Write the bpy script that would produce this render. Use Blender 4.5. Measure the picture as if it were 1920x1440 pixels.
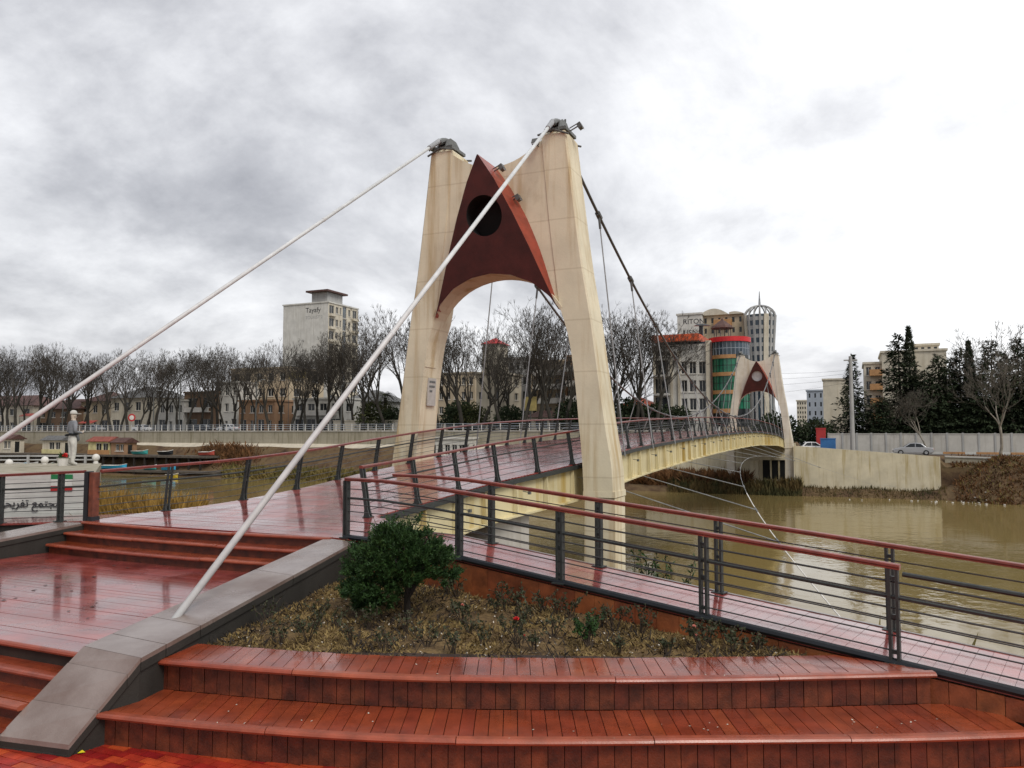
import bpy, math, random
from mathutils import Vector, Matrix, noise
from mathutils.geometry import tessellate_polygon
random.seed(7)
for o in list(bpy.data.objects): bpy.data.objects.remove(o)
scene = bpy.context.scene
COL = scene.collection
R = math.radians

# ------------------------------------------------------------------ camera
F = 1450.0; PITCH = math.atan(90/1450); EYE = 3.0
cam = bpy.data.cameras.new('camera'); camo = bpy.data.objects.new('camera', cam); COL.objects.link(camo)
cam.sensor_width = 36; cam.lens = F/1920*36; cam.clip_end = 9000; cam.clip_start = .1
camo.location = (0, 0, EYE); camo.rotation_euler = (math.pi/2+PITCH, 0, 0)
scene.camera = camo
scene.render.resolution_x = 1024; scene.render.resolution_y = 768

# ------------------------------------------------------------------ sky, sun, exposure
SUN_EL, SUN_AZ = R(48), R(150)      # azimuth clockwise from +Y
world = bpy.data.worlds.new('World'); scene.world = world; world.use_nodes = True
nt = world.node_tree; N = nt.nodes; L = nt.links; N.clear()
def nd(t, **k):
    n = N.new(t)
    for a, b in k.items(): setattr(n, a, b)
    return n
def mth(op, a=None, b=None, c=None):
    n = nd('ShaderNodeMath', operation=op)
    for i, x in enumerate((a, b, c)):
        if x is None: continue
        if isinstance(x, (int, float)): n.inputs[i].default_value = x
        else: L.new(x, n.inputs[i])
    return n.outputs[0]
out = nd('ShaderNodeOutputWorld')
sky = nd('ShaderNodeTexSky', sky_type='NISHITA'); sky.sun_disc = False
sky.sun_elevation = SUN_EL; sky.sun_rotation = SUN_AZ; sky.air_density = 1.5; sky.dust_density = 3
bgs = nd('ShaderNodeBackground'); bgs.inputs[1].default_value = .1; L.new(sky.outputs[0], bgs.inputs[0])
tc = nd('ShaderNodeTexCoord'); sx = nd('ShaderNodeSeparateXYZ'); L.new(tc.outputs['Generated'], sx.inputs[0])
zz = mth('ADD', mth('MAXIMUM', sx.outputs[2], 0.0), .42)
cb = nd('ShaderNodeCombineXYZ')
L.new(mth('DIVIDE', sx.outputs[0], zz), cb.inputs[0]); L.new(mth('DIVIDE', sx.outputs[1], zz), cb.inputs[1])
def noi(sc, det, ro, dist, off):
    m = nd('ShaderNodeMapping'); m.inputs['Location'].default_value = off; L.new(cb.outputs[0], m.inputs[0])
    n = nd('ShaderNodeTexNoise'); n.inputs['Scale'].default_value = sc; n.inputs['Detail'].default_value = det
    n.inputs['Roughness'].default_value = ro; n.inputs['Distortion'].default_value = dist
    L.new(m.outputs[0], n.inputs['Vector']); return n.outputs[0]
n1 = noi(.95, 9, .60, .45, (5.71, 7.26, 0)); n2 = noi(.40, 3, .5, .1, (0.9, 13.92, 0)); n3 = noi(4.0, 6, .62, .3, (13.22, 25.27, 0))
mix = mth('ADD', mth('ADD', mth('MULTIPLY', n1, .62), mth('MULTIPLY', n2, .34)), mth('MULTIPLY', n3, .13))
# thinner cloud towards the east lets more light through: a broad, soft brightening of the whole overcast
dt = nd('ShaderNodeVectorMath', operation='DOT_PRODUCT'); L.new(tc.outputs['Generated'], dt.inputs[0])
dt.inputs[1].default_value = Vector((.62, .55, .42)).normalized()
lobe = mth('MULTIPLY', mth('POWER', mth('MAXIMUM', dt.outputs['Value'], 0), 4), .115)
val = mth('ADD', mix, lobe)
cr = nd('ShaderNodeValToRGB'); L.new(val, cr.inputs[0])
el = cr.color_ramp.elements
el[0].position = .455; el[0].color = (.26, .265, .295, 1); el[1].position = .74; el[1].color = (1.12, 1.12, 1.13, 1)
e = el.new(.53); e.color = (.46, .465, .495, 1); e = el.new(.595); e.color = (.71, .715, .74, 1); e = el.new(.655); e.color = (.93, .935, .95, 1)
bgc = nd('ShaderNodeBackground'); bgc.inputs[1].default_value = 1.0; L.new(cr.outputs[0], bgc.inputs[0])
mx = nd('ShaderNodeMixShader'); mx.inputs[0].default_value = .93
L.new(bgs.outputs[0], mx.inputs[1]); L.new(bgc.outputs[0], mx.inputs[2]); L.new(mx.outputs[0], out.inputs[0])

sl = bpy.data.lights.new('sun', 'SUN'); sl.energy = 1.5; sl.angle = R(25); sl.color = (1, .95, .87)
so = bpy.data.objects.new('sun', sl); COL.objects.link(so)
sdir = Vector((math.sin(SUN_AZ)*math.cos(SUN_EL), math.cos(SUN_AZ)*math.cos(SUN_EL), math.sin(SUN_EL)))
so.rotation_euler = sdir.to_track_quat('Z', 'Y').to_euler(); so.location = (0, -20, 40)
vs = scene.view_settings; vs.view_transform = 'Standard'; vs.look = 'None'; vs.exposure = 0.38; vs.gamma = 1

# ------------------------------------------------------------------ frames of reference
HD = R(23.7); T0 = (-.3, 25.5)           # bridge heading and the foot of the near tower
def ray(px, py):
    x = (px-960)/F; y = -(py-720)/F
    return Vector((x, math.cos(PITCH)-math.sin(PITCH)*y, math.sin(PITCH)+math.cos(PITCH)*y))
def pz(px, py, z):
    d = ray(px, py); return Vector((0, 0, EYE))+d*((z-EYE)/d.z)
def pY(px, py, Y):
    d = ray(px, py); return Vector((0, 0, EYE))+d*(Y/d.y)
def B(s, v, z=0):
    return Vector((T0[0]+s*math.sin(HD)+v*math.cos(HD), T0[1]+s*math.cos(HD)-v*math.sin(HD), z))
def sv(p):
    dx = p[0]-T0[0]; dy = p[1]-T0[1]
    return (dx*math.sin(HD)+dy*math.cos(HD), dx*math.cos(HD)-dy*math.sin(HD))
def ps(px, s, z=0):       # point on the line s = const seen in column px
    k = (px-960)/F
    a = T0[0]+s*math.sin(HD); b = T0[1]+s*math.cos(HD)
    v = (k*b-a)/(math.cos(HD)+k*math.sin(HD))
    return B(s, v, z)
BR = -HD                                   # z-rotation that maps local +y onto the bridge axis
def lerp(tab, s):
    if s <= tab[0][0]: return tab[0][1]
    for (a, b), (c, d) in zip(tab, tab[1:]):
        if s <= c:
            t = (s-a)/(c-a); return b+(d-b)*t
    return tab[-1][1]
def smooth(t):
    t = max(0, min(1, t)); return t*t*(3-2*t)

# ------------------------------------------------------------------ mesh helpers
class MB:
    def __init__(s): s.v = []; s.f = []; s.mi = []; s.cur = 0
    def add(s, vs_, fs):
        o = len(s.v); s.v += [tuple(p) for p in vs_]
        for f in fs: s.f.append(tuple(i+o for i in f)); s.mi.append(s.cur)
        return s
    def hexa(s, b, t):            # bottom ring, top ring
        n = len(b)
        fs = [tuple(range(n-1, -1, -1)), tuple(range(n, 2*n))]
        for i in range(n): j = (i+1) % n; fs.append((i, j, n+j, n+i))
        return s.add(list(b)+list(t), fs)
    def box(s, c, d, rz=0, M=None):
        c = Vector(c); x, y, z = d[0]/2, d[1]/2, d[2]/2
        m = M if M else Matrix.Rotation(rz, 3, 'Z')
        q = [c+m@Vector(p) for p in ((-x,-y,-z),(x,-y,-z),(x,y,-z),(-x,y,-z),(-x,-y,z),(x,-y,z),(x,y,z),(-x,y,z))]
        return s.hexa(q[:4], q[4:])
    def beam(s, p, q, w, h, up=(0, 0, 1), w2=None, h2=None):
        p = Vector(p); q = Vector(q); d = (q-p).normalized(); u = Vector(up); r = d.cross(u).normalized(); u = r.cross(d)
        w2 = w if w2 is None else w2; h2 = h if h2 is None else h2
        a = [p+r*x*w/2+u*y*h/2 for x, y in ((-1,-1),(1,-1),(1,1),(-1,1))]
        b = [q+r*x*w2/2+u*y*h2/2 for x, y in ((-1,-1),(1,-1),(1,1),(-1,1))]
        return s.hexa(a, b)
    def tube(s, pts, rad, n=6, cap=True):
        pts = [Vector(p) for p in pts]
        if not hasattr(rad, '__len__'): rad = [rad]*len(pts)
        o = []; ref = None
        for i, p in enumerate(pts):
            d = (pts[min(i+1, len(pts)-1)]-pts[max(i-1, 0)]).normalized()
            if ref is None: ref = Vector((1, 0, 0)) if abs(d.x) < .9 else Vector((0, 1, 0))
            u = d.cross(ref).normalized(); w = d.cross(u)
            ref = w.cross(d) if False else ref
            o += [p+(u*math.cos(2*math.pi*k/n)+w*math.sin(2*math.pi*k/n))*rad[i] for k in range(n)]
        fs = []
        for i in range(len(pts)-1):
            for k in range(n):
                a = i*n+k; b = i*n+(k+1) % n; fs.append((a, a+n, b+n, b))
        if cap: fs += [tuple(range(n)), tuple(range(len(o)-1, len(o)-n-1, -1))]
        return s.add(o, fs)
    def prism(s, poly, fa, fb):   # 2D outline mapped by two functions onto two faces
        return s.hexa([fa(p) for p in poly], [fb(p) for p in poly])
    def lathe(s, prof, c=(0, 0, 0), n=12):
        o = [(c[0]+r*math.cos(2*math.pi*k/n), c[1]+r*math.sin(2*math.pi*k/n), c[2]+z) for r, z in prof for k in range(n)]
        fs = []
        for i in range(len(prof)-1):
            for k in range(n):
                a = i*n+k; b = i*n+(k+1) % n; fs.append((a, b, b+n, a+n))
        fs += [tuple(range(n-1, -1, -1)), tuple(range((len(prof)-1)*n, len(prof)*n))]
        return s.add(o, fs)
    def mesh(s, name, mat=None, smooth_=False):
        me = bpy.data.meshes.new(name); me.from_pydata(s.v, [], s.f); me.update()
        if mat:
            for m in (mat if isinstance(mat, (list, tuple)) else [mat]): me.materials.append(m)
            if max(s.mi or [0]): me.polygons.foreach_set('material_index', s.mi)
        if smooth_: me.polygons.foreach_set('use_smooth', [True]*len(me.polygons))
        return me
    def build(s, name, mat, parent=None, smooth_=False, bev=0):
        o = bpy.data.objects.new(name, s.mesh(name, mat, smooth_)); COL.objects.link(o); put(o, parent)
        if bev:
            m = o.modifiers.new('bevel', 'BEVEL'); m.width = bev; m.segments = 2; m.limit_method = 'ANGLE'; m.angle_limit = R(40)
        return o
def put(o, parent):
    if parent:
        o.parent = parent; o.matrix_parent_inverse = WM(parent).inverted()
def WM(o):
    m = Matrix.Translation(o.location) @ o.rotation_euler.to_matrix().to_4x4() @ Matrix.Diagonal((*o.scale, 1))
    return WM(o.parent) @ o.matrix_parent_inverse @ m if o.parent else m
def tag(o, label=None, cat=None, group=None, kind=None):
    if label: o['label'] = label
    if cat: o['category'] = cat
    if group: o['group'] = group
    if kind: o['kind'] = kind
    return o
def thing(name, label, cat, loc=(0, 0, 0), group=None, rz=0):
    o = bpy.data.objects.new(name, None); COL.objects.link(o); o.location = loc; o.rotation_euler = (0, 0, rz)
    o.empty_display_size = .2
    return tag(o, label, cat, group)
def struct(name, mb, mat, **k):
    return tag(mb.build(name, mat, None, **k), kind='structure')
def inst(name, me, mat4, parent):          # a part that shares mesh data, given its world matrix
    o = bpy.data.objects.new(name, me); COL.objects.link(o)
    put(o, parent); o.matrix_basis = mat4; return o
def dup(root, loc, rz=0, sc=1.0, label=None, group=None, cat=None):
    def cp(o, par):
        c = o.copy(); COL.objects.link(c)
        if par: c.parent = par; c.matrix_parent_inverse = o.matrix_parent_inverse.copy()
        for ch in KIDS.get(o.name, []): cp(ch, c)
        return c
    r = cp(root, None); r.location = loc; r.rotation_euler = (0, 0, rz); r.scale = (sc, sc, sc)
    if label: r['label'] = label
    if group: r['group'] = group
    if cat: r['category'] = cat
    return r
KIDS = {}
def fix_kids(root):
    def rec(o):
        ks = [c for c in bpy.data.objects if c.parent == o]; KIDS[o.name] = ks
        for k in ks: rec(k)
    rec(root)

# ------------------------------------------------------------------ materials
MAT = {}
def mat(name, col, rough=.6, var=.15, scale=3.0, bump=0, bscale=40, metal=0, rand=0, col2=None, stretch=(1, 1, 1), rvar=0, spec=.5, sat2=None, det=5, emit=None, coat=0, trans=0):
    m = bpy.data.materials.new(name); m.use_nodes = True; t = m.node_tree; n = t.nodes; l = t.links
    b = n['Principled BSDF']; b.inputs['Metallic'].default_value = metal; b.inputs['Specular IOR Level'].default_value = spec
    b.inputs['Roughness'].default_value = rough; b.inputs['Coat Weight'].default_value = coat; b.inputs['Coat Roughness'].default_value = .09; b.inputs['Coat IOR'].default_value = 1.5
    g = n.new('ShaderNodeNewGeometry'); mp = n.new('ShaderNodeMapping'); mp.inputs['Scale'].default_value = stretch
    l.new(g.outputs['Position'], mp.inputs[0])
    nz = n.new('ShaderNodeTexNoise'); nz.inputs['Scale'].default_value = scale; nz.inputs['Detail'].default_value = det; nz.inputs['Roughness'].default_value = .62
    l.new(mp.outputs[0], nz.inputs['Vector'])
    cr = n.new('ShaderNodeValToRGB'); l.new(nz.outputs[0], cr.inputs[0])
    c1 = [c*(1-var) for c in col]; c2 = [min(1, c*(1+var)) for c in col]
    if col2: c1 = col; c2 = col2
    cr.color_ramp.elements[0].position = .34; cr.color_ramp.elements[1].position = .66
    cr.color_ramp.elements[0].color = (*c1, 1); cr.color_ramp.elements[1].color = (*c2, 1)
    src = cr.outputs[0]
    if rand:
        oi = n.new('ShaderNodeObjectInfo'); mr = n.new('ShaderNodeMapRange'); mr.inputs[3].default_value = 1-rand; mr.inputs[4].default_value = 1+rand
        l.new(oi.outputs['Random'], mr.inputs[0])
        hs = n.new('ShaderNodeHueSaturation'); l.new(mr.outputs[0], hs.inputs['Value']); l.new(src, hs.inputs['Color'])
        m2 = n.new('ShaderNodeMapRange'); m2.inputs[3].default_value = .5-rand*.03; m2.inputs[4].default_value = .5+rand*.03
        l.new(oi.outputs['Random'], m2.inputs[0]); l.new(m2.outputs[0], hs.inputs['Hue']); src = hs.outputs[0]
    l.new(src, b.inputs['Base Color'])
    if rvar:
        rn = n.new('ShaderNodeTexNoise'); rn.inputs['Scale'].default_value = .9; rn.inputs['Detail'].default_value = 6; rn.inputs['Roughness'].default_value = .6
        l.new(g.outputs['Position'], rn.inputs['Vector'])
        rr = n.new('ShaderNodeMapRange'); rr.inputs[1].default_value = .38; rr.inputs[2].default_value = .62
        rr.inputs[3].default_value = max(.02, rough-rvar); rr.inputs[4].default_value = min(1, rough+rvar)
        l.new(rn.outputs[0], rr.inputs[0]); l.new(rr.outputs[0], b.inputs['Roughness'])
    if bump:
        bn = n.new('ShaderNodeTexNoise'); bn.inputs['Scale'].default_value = bscale; bn.inputs['Detail'].default_value = 4
        l.new(mp.outputs[0], bn.inputs['Vector'])
        bp = n.new('ShaderNodeBump'); bp.inputs['Strength'].default_value = bump; bp.inputs['Distance'].default_value = .02
        l.new(bn.outputs[0], bp.inputs['Height']); l.new(bp.outputs[0], b.inputs['Normal'])
    if emit: b.inputs['Emission Color'].default_value = (*emit, 1); b.inputs['Emission Strength'].default_value = 1
    if trans: b.inputs['Transmission Weight'].default_value = trans
    MAT[name] = m; return m

def concrete(name, base, stain, amt=.5, seam=1.62):
    m = bpy.data.materials.new(name); m.use_nodes = True; t = m.node_tree; n = t.nodes; l = t.links; b = n['Principled BSDF']
    b.inputs['Roughness'].default_value = .82; b.inputs['Specular IOR Level'].default_value = .3
    g = n.new('ShaderNodeNewGeometry')
    def nz(sc, st, det=6, ro=.65):
        mp = n.new('ShaderNodeMapping'); mp.inputs['Scale'].default_value = st; l.new(g.outputs['Position'], mp.inputs[0])
        x = n.new('ShaderNodeTexNoise'); x.inputs['Scale'].default_value = sc; x.inputs['Detail'].default_value = det; x.inputs['Roughness'].default_value = ro
        l.new(mp.outputs[0], x.inputs['Vector']); return x.outputs[0]
    def rng(x, a, c, lo=0, hi=1):
        r_ = n.new('ShaderNodeMapRange'); r_.inputs[1].default_value = a; r_.inputs[2].default_value = c; r_.inputs[3].default_value = lo; r_.inputs[4].default_value = hi
        l.new(x, r_.inputs[0]); return r_.outputs[0]
    def mixc(fac, A, Bc):
        x = n.new('ShaderNodeMix'); x.data_type = 'RGBA'
        l.new(fac, x.inputs[0])
        for k, q in ((6, A), (7, Bc)):
            if isinstance(q, tuple): x.inputs[k].default_value = (*q, 1)
            else: l.new(q, x.inputs[k])
        return x.outputs[2]
    c = mixc(rng(nz(.55, (1, 1, 1)), .35, .68), tuple(x*.86 for x in base), tuple(min(1, x*1.08) for x in base))
    c = mixc(rng(nz(2.4, (1, 1, .07), 5, .6), .50, .70, 0, amt*1.25), c, stain)            # run-off streaks
    c = mixc(rng(nz(.9, (1, 1, .6), 7, .7), .58, .74, 0, amt*.7), c, tuple(x*.72 for x in stain))   # blotches
    c = mixc(rng(nz(9, (1, 1, 1), 3), .62, .8, 0, .35), c, tuple(x*.8 for x in base))
    if seam:
        sx_ = n.new('ShaderNodeSeparateXYZ'); l.new(g.outputs['Position'], sx_.inputs[0])
        md = n.new('ShaderNodeMath'); md.operation = 'PINGPONG'; md.inputs[1].default_value = seam/2; l.new(sx_.outputs[2], md.inputs[0])
        c = mixc(rng(md.outputs[0], 0, .035, .28, 0), c, tuple(x*.6 for x in stain))
    l.new(c, b.inputs['Base Color'])
    bp = n.new('ShaderNodeBump'); bp.inputs['Strength'].default_value = .25; bp.inputs['Distance'].default_value = .02
    l.new(nz(14, (1, 1, 1), 5), bp.inputs['Height']); l.new(bp.outputs[0], b.inputs['Normal'])
    MAT[name] = m; return m

def ground_mat(name, cols, scale=.6, rough=.95, bump=.6, bscale=8):
    m = bpy.data.materials.new(name); m.use_nodes = True; t = m.node_tree; n = t.nodes; l = t.links; b = n['Principled BSDF']
    b.inputs['Roughness'].default_value = rough; b.inputs['Specular IOR Level'].default_value = .25
    g = n.new('ShaderNodeNewGeometry'); x = n.new('ShaderNodeTexNoise'); x.inputs['Scale'].default_value = scale; x.inputs['Detail'].default_value = 9; x.inputs['Roughness'].default_value = .72
    l.new(g.outputs['Position'], x.inputs['Vector']); cr = n.new('ShaderNodeValToRGB'); l.new(x.outputs[0], cr.inputs[0])
    e = cr.color_ramp.elements; k = len(cols); e[0].position = .3; e[0].color = (*cols[0], 1); e[1].position = .7; e[1].color = (*cols[-1], 1)
    for i in range(1, k-1): q = e.new(.3+.4*i/(k-1)); q.color = (*cols[i], 1)
    l.new(cr.outputs[0], b.inputs['Base Color'])
    y = n.new('ShaderNodeTexNoise'); y.inputs['Scale'].default_value = bscale; y.inputs['Detail'].default_value = 6; l.new(g.outputs['Position'], y.inputs['Vector'])
    bp = n.new('ShaderNodeBump'); bp.inputs['Strength'].default_value = bump; bp.inputs['Distance'].default_value = .08
    l.new(y.outputs[0], bp.inputs['Height']); l.new(bp.outputs[0], b.inputs['Normal'])
    MAT[name] = m; return m

def water_mat():
    m = bpy.data.materials.new('muddy_water'); m.use_nodes = True; t = m.node_tree; n = t.nodes; l = t.links; b = n['Principled BSDF']
    b.inputs['Base Color'].default_value = (.215, .162, .064, 1); b.inputs['Roughness'].default_value = .07; b.inputs['IOR'].default_value = 1.33
    g = n.new('ShaderNodeNewGeometry')
    def nz(sc, det): 
        x = n.new('ShaderNodeTexNoise'); x.inputs['Scale'].default_value = sc; x.inputs['Detail'].default_value = det; l.new(g.outputs['Position'], x.inputs['Vector']); return x.outputs[0]
    big = nz(.06, 3); fine = nz(1.5, 3); mid = nz(.55, 3)
    r_ = n.new('ShaderNodeMapRange'); r_.inputs[1].default_value = .42; r_.inputs[2].default_value = .62; r_.inputs[3].default_value = .1; r_.inputs[4].default_value = 1; l.new(big, r_.inputs[0])
    a = n.new('ShaderNodeMath'); a.operation = 'ADD'; l.new(fine, a.inputs[0]); l.new(mid, a.inputs[1])
    mu = n.new('ShaderNodeMath'); mu.operation = 'MULTIPLY'; l.new(a.outputs[0], mu.inputs[0]); l.new(r_.outputs[0], mu.inputs[1])
    bp = n.new('ShaderNodeBump'); bp.inputs['Strength'].default_value = .2; bp.inputs['Distance'].default_value = .14
    l.new(mu.outputs[0], bp.inputs['Height']); l.new(bp.outputs[0], b.inputs['Normal'])
    MAT['water'] = m; return m
water_mat()
concrete('cream', (.70, .635, .475), (.42, .29, .13), .6)
concrete('cream_far', (.66, .61, .52), (.46, .36, .22), .5)
concrete('cream_yellow', (.62, .55, .34), (.42, .29, .07), .75, 0)
concrete('abut', (.63, .57, .42), (.36, .27, .10), .6, 0)
concrete('stone_wall', (.34, .31, .24), (.18, .16, .10), .7, .9)
concrete('grey_wall', (.50, .48, .44), (.34, .31, .26), .5, 0)
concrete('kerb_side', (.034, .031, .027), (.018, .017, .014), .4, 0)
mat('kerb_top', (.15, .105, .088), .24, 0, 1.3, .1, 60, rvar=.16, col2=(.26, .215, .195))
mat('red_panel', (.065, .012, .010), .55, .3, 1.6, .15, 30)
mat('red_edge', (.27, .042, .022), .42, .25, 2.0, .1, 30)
mat('void_shade', (.006, .006, .006), .9, .1)  # near-black colour standing for the shade inside deep openings
mat('disc', (.62, .62, .64), .5, .08)
mat('deck_wet', (.245, .044, .036), .24, .34, 1.8, .06, 60, rand=.10, rvar=.14, coat=.75)
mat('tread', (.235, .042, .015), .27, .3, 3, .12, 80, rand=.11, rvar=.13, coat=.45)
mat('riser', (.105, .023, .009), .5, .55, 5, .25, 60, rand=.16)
mat('nosing', (.27, .060, .030), .3, .2, 5, .08, 60, rand=.1, rvar=.1)
mat('handrail', (.185, .032, .020), .3, .25, 6, .1, 60, rand=.08)
mat('post_wood', (.15, .042, .022), .5, .35, 6, .2, 40)
mat('side_board', (.23, .064, .021), .5, .4, 4, .2, 40, rand=.2)
mat('metal_dark', (.026, .031, .030), .5, .25, 9, .12, 60, rand=.1)
mat('metal_black', (.010, .013, .017), .42, .2, 6)
mat('wire', (.06, .06, .06), .45, .15, 6, metal=.3)
mat('stay', (.56, .57, .57), .45, .12, 2.5)
mat('galv', (.30, .31, .32), .5, .2, 3, metal=.2)
mat('cable_dark', (.09, .09, .09), .5, .2, 3)
mat('white_metal', (.70, .68, .64), .5, .12, 5)
mat('hardware', (.10, .105, .10), .5, .3, 9)
mat('brick_red', (.36, .034, .015), .26, .3, 4, .15, 50, rand=.38, rvar=.14)
mat('under_dark', (.03, .016, .011), .9, .3)
ground_mat('soil', [(.028, .019, .011), (.10, .063, .03), (.19, .125, .055), (.075, .055, .026)], 3.2, .95, .7, 20)
ground_mat('earth', [(.035, .022, .014), (.085, .052, .030), (.14, .095, .05), (.05, .045, .022)], .35, .95, .7, 3)
ground_mat('asphalt_far', [(.10, .10, .10), (.16, .155, .145)], .4)

# ================================================================== THE SETTING
WZ = -4.4
def hn(s, v, sc, a): return a*noise.noise(Vector((s*sc, v*sc, 3.3)))
def gz(s, v):
    if s < 35:
        e = -12.5+4.5*smooth((3-v)/6)
        return -.12-5.6*smooth((s-e)/11)+(hn(s, v, .35, .35) if e < s < e+12 else 0)
    wR = smooth((v-18.8)/7); wL = smooth((-v-14)/3)
    if s < 76:
        low = -5.7+2.1*smooth((s-70.5)/4.5)
        low += wR*(3.9*smooth((s-66.5)/10)+(hn(s, v, .25, 1.0) if s > 67 else 0))
        return low+hn(s, v, .3, .25)
    if s < 84:
        L_ = -3.6+4.2*smooth((s-76)/7)+hn(s, v, .3, .3)
        Rr = .25 if v < 19.6 else lerp([(76, -1.0), (79, .2), (84, .25)], s)+hn(s, v, .3, .15)
        Cc = -3.5 if s < 79.9 else 1.7
        if v > 4: return Rr
        return L_*wL+Cc*(1-wL)
    k = smooth((v+12)/14)
    return 3.1*(1-k)+.25*k
ss = [-3000, -800, -200, -60, -30]+[-20+.8*i for i in range(32)]+[8, 12, 18, 30, 50, 62]+[65+.75*i for i in range(14)]+[75.9, 76.02, 77, 78, 79, 79.88, 80, 81, 82, 83, 83.95, 84.03, 86, 90, 96, 110, 140, 200, 400, 1000, 3500]
vv = [-3000, -1200, -500, -250]+[-180+4*i for i in range(38)]+[-28+1.0*i for i in range(70)]+[44, 50, 60, 80, 120, 300, 900, 3000]
mb = MB()
for s_ in ss:
    for v_ in vv: mb.v.append(tuple(B(s_, v_, gz(s_, v_))))
W_ = len(vv)
for i in range(len(ss)-1):
    for j in range(W_-1):
        a = i*W_+j; mb.f.append((a, a+1, a+1+W_, a+W_)); mb.mi.append(1 if ss[i] > 83 else 0)
struct('ground', mb, [MAT['earth'], MAT['asphalt_far']])
mb = MB(); mb.add([B(s_, v_, WZ) for s_, v_ in ((-16, -2500), (-16, 2500), (80, 2500), (80, -2500))], [(0, 3, 2, 1)][::-1])
mb.f = [(0, 1, 2, 3)]
struct('river_water', mb, MAT['water'])

# ---- plaza in front (lower pavement)
def curve(pts, x):       # smooth interpolation through points (x, y)
    for i in range(len(pts)-1):
        if x <= pts[i+1][0] or i == len(pts)-2:
            (x0, y0), (x1, y1) = pts[i], pts[i+1]
            m0 = (y1-pts[i-1][1])/(x1-pts[i-1][0]) if i else (y1-y0)/(x1-x0)
            m1 = (pts[i+2][1]-y0)/(pts[i+2][0]-x0) if i+2 < len(pts) else (y1-y0)/(x1-x0)
            h = x1-x0; t = (x-x0)/h
            return (2*t**3-3*t*t+1)*y0+(t**3-2*t*t+t)*h*m0+(-2*t**3+3*t*t)*y1+(t**3-t*t)*h*m1
NOS1 = [(-3.95, 7.56), (-2.73, 7.26), (-1.22, 7.0), (0, 6.93), (1.59, 6.95), (3.48, 7.0), (4.75, 7.10)]
NOS2 = [(-3.76, 8.22), (-2.46, 7.9), (-1.26, 7.68), (0, 7.59), (1.74, 7.6), (4.16, 7.76)]
BAK2 = [(-3.79, 8.87), (-2.75, 8.62), (-1.47, 8.36), (0, 8.26), (1.91, 8.28), (3.45, 8.36)]
mb = MB(); mb.add([(-40, -60, -.004), (30, -60, -.004), (30, 8.2, -.004), (-40, 12, -.004)], [(0, 1, 2, 3)])
pav = struct('pavement', mb, MAT['brick_red'])
bm_ = MB(); bm_.box((0, 0, .0), (.206, .099, .03)); bme = bm_.mesh('brick', MAT['brick_red'])
cnt = 0
for i in range(-6, 22):
    for j in range(0, 30):
        x = -5.9+i*.214+(.107 if j % 2 else 0); y = 5.9+j*.107
        u = Vector((x, y, 0)); q = Matrix.Rotation(-.42, 3, 'Z')@Vector((x+4, y-7, 0)); X, Y = q.x-4.0, q.y+7
        if X < -5.4 or X > -1.2 or Y < 6.45: continue
        lim = curve(NOS1, max(-3.95, X))+.12 if X > -3.95 else (7.7 if X > -4.15 else 8.0)
        if Y > lim: continue
        cnt += 1
        if cnt > 290: break
        inst('brick', bme, Matrix.Translation((X, Y, -.006+random.uniform(-.002, .003))) @ Matrix.Rotation(-.42, 4, 'Z') @ Matrix.Rotation(random.uniform(-.008, .008), 4, 'X'), pav)

# ---- ramp frame (a runs down the ramp, b across it)
RD = Vector((.793, -.609, 0)); RN = Vector((.609, .793, 0))
def RP(a, b, dz=0): 
    p = RD*a+RN*b; p.z = max(-.4, min(1.2, .475-.0804*a))+dz; return p
RB0, RB1 = 8.80, 10.22

# ---- wide seating steps round the flower bed
def band(parent, name, x0, x1, fa, fb, za, zb, thick, mt, wid=.128, gap=.007, out=0.0):
    n = max(1, round((x1-x0)/wid)); w = (x1-x0)/n
    for i in range(n):
        a = x0+i*w+gap/2; b = x0+(i+1)*w-gap/2
        dz = random.uniform(-.0025, .0025)
        if fb is None:                      # vertical boards of a riser
            q = [(a, fa(a)), (b, fa(b)), (b, fa(b)+.025), (a, fa(a)+.025)]
            dy = random.uniform(-.004, .004)
            bot = [Vector((x, y+dy, za)) for x, y in q]; top = [Vector((x, y+dy, zb)) for x, y in q]
        else:
            q = [(a, fa(a)), (b, fa(b)), (b, fb(b)), (a, fb(a))]
            bot = [Vector((x, y, za-thick+dz)) for x, y in q]; top = [Vector((x, y, za+dz)) for x, y in q]
        MB().hexa(bot, top).build(name, mt, parent)
def nosing(parent, x0, x1, fn, z, seg, w=.085, h=.058, lip=.03):
    n = max(1, round((x1-x0)/seg)); L0 = (x1-x0)/n
    for i in range(n):
        a = x0+i*L0+(.004 if i else 0); b = x0+(i+1)*L0-.004; mb = MB(); K = 8; dz = random.uniform(0, .006)
        prof = [(-lip, -h*.75), (-lip-.012, -h*.4), (-lip, -h*.1), (-lip+.02, .004), (w-lip, .004), (w-lip, -h)]
        m = len(prof); vs_ = []
        for k in range(K+1):
            x = a+(b-a)*k/K; y = fn(x)
            for (dy, dzz) in prof: vs_.append((x, y+dy, z+dzz+dz))
        fs = [(k*m+j, (k+1)*m+j, (k+1)*m+(j+1) % m, k*m+(j+1) % m) for k in range(K) for j in range(m)]
        fs += [tuple(range(m-1, -1, -1)), tuple(range(K*m, K*m+m))]
        mb.add(vs_, [tuple(reversed(f)) for f in fs]).build('nosing', MAT['nosing'], parent)
f1 = lambda x: curve(NOS1, x); f2 = lambda x: curve(NOS2, x); f3 = lambda x: curve(BAK2, x)
steps = thing('seating_steps', 'wide red plank seating steps curving round the flower bed', 'steps', (0, 7.3, 0))
Z1, Z2 = .32, .64
band(steps, 'riser_board', -3.94, 4.72, lambda x: f1(x)+.065, None, .0, Z1-.055, 0, MAT['riser'], .148)
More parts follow.
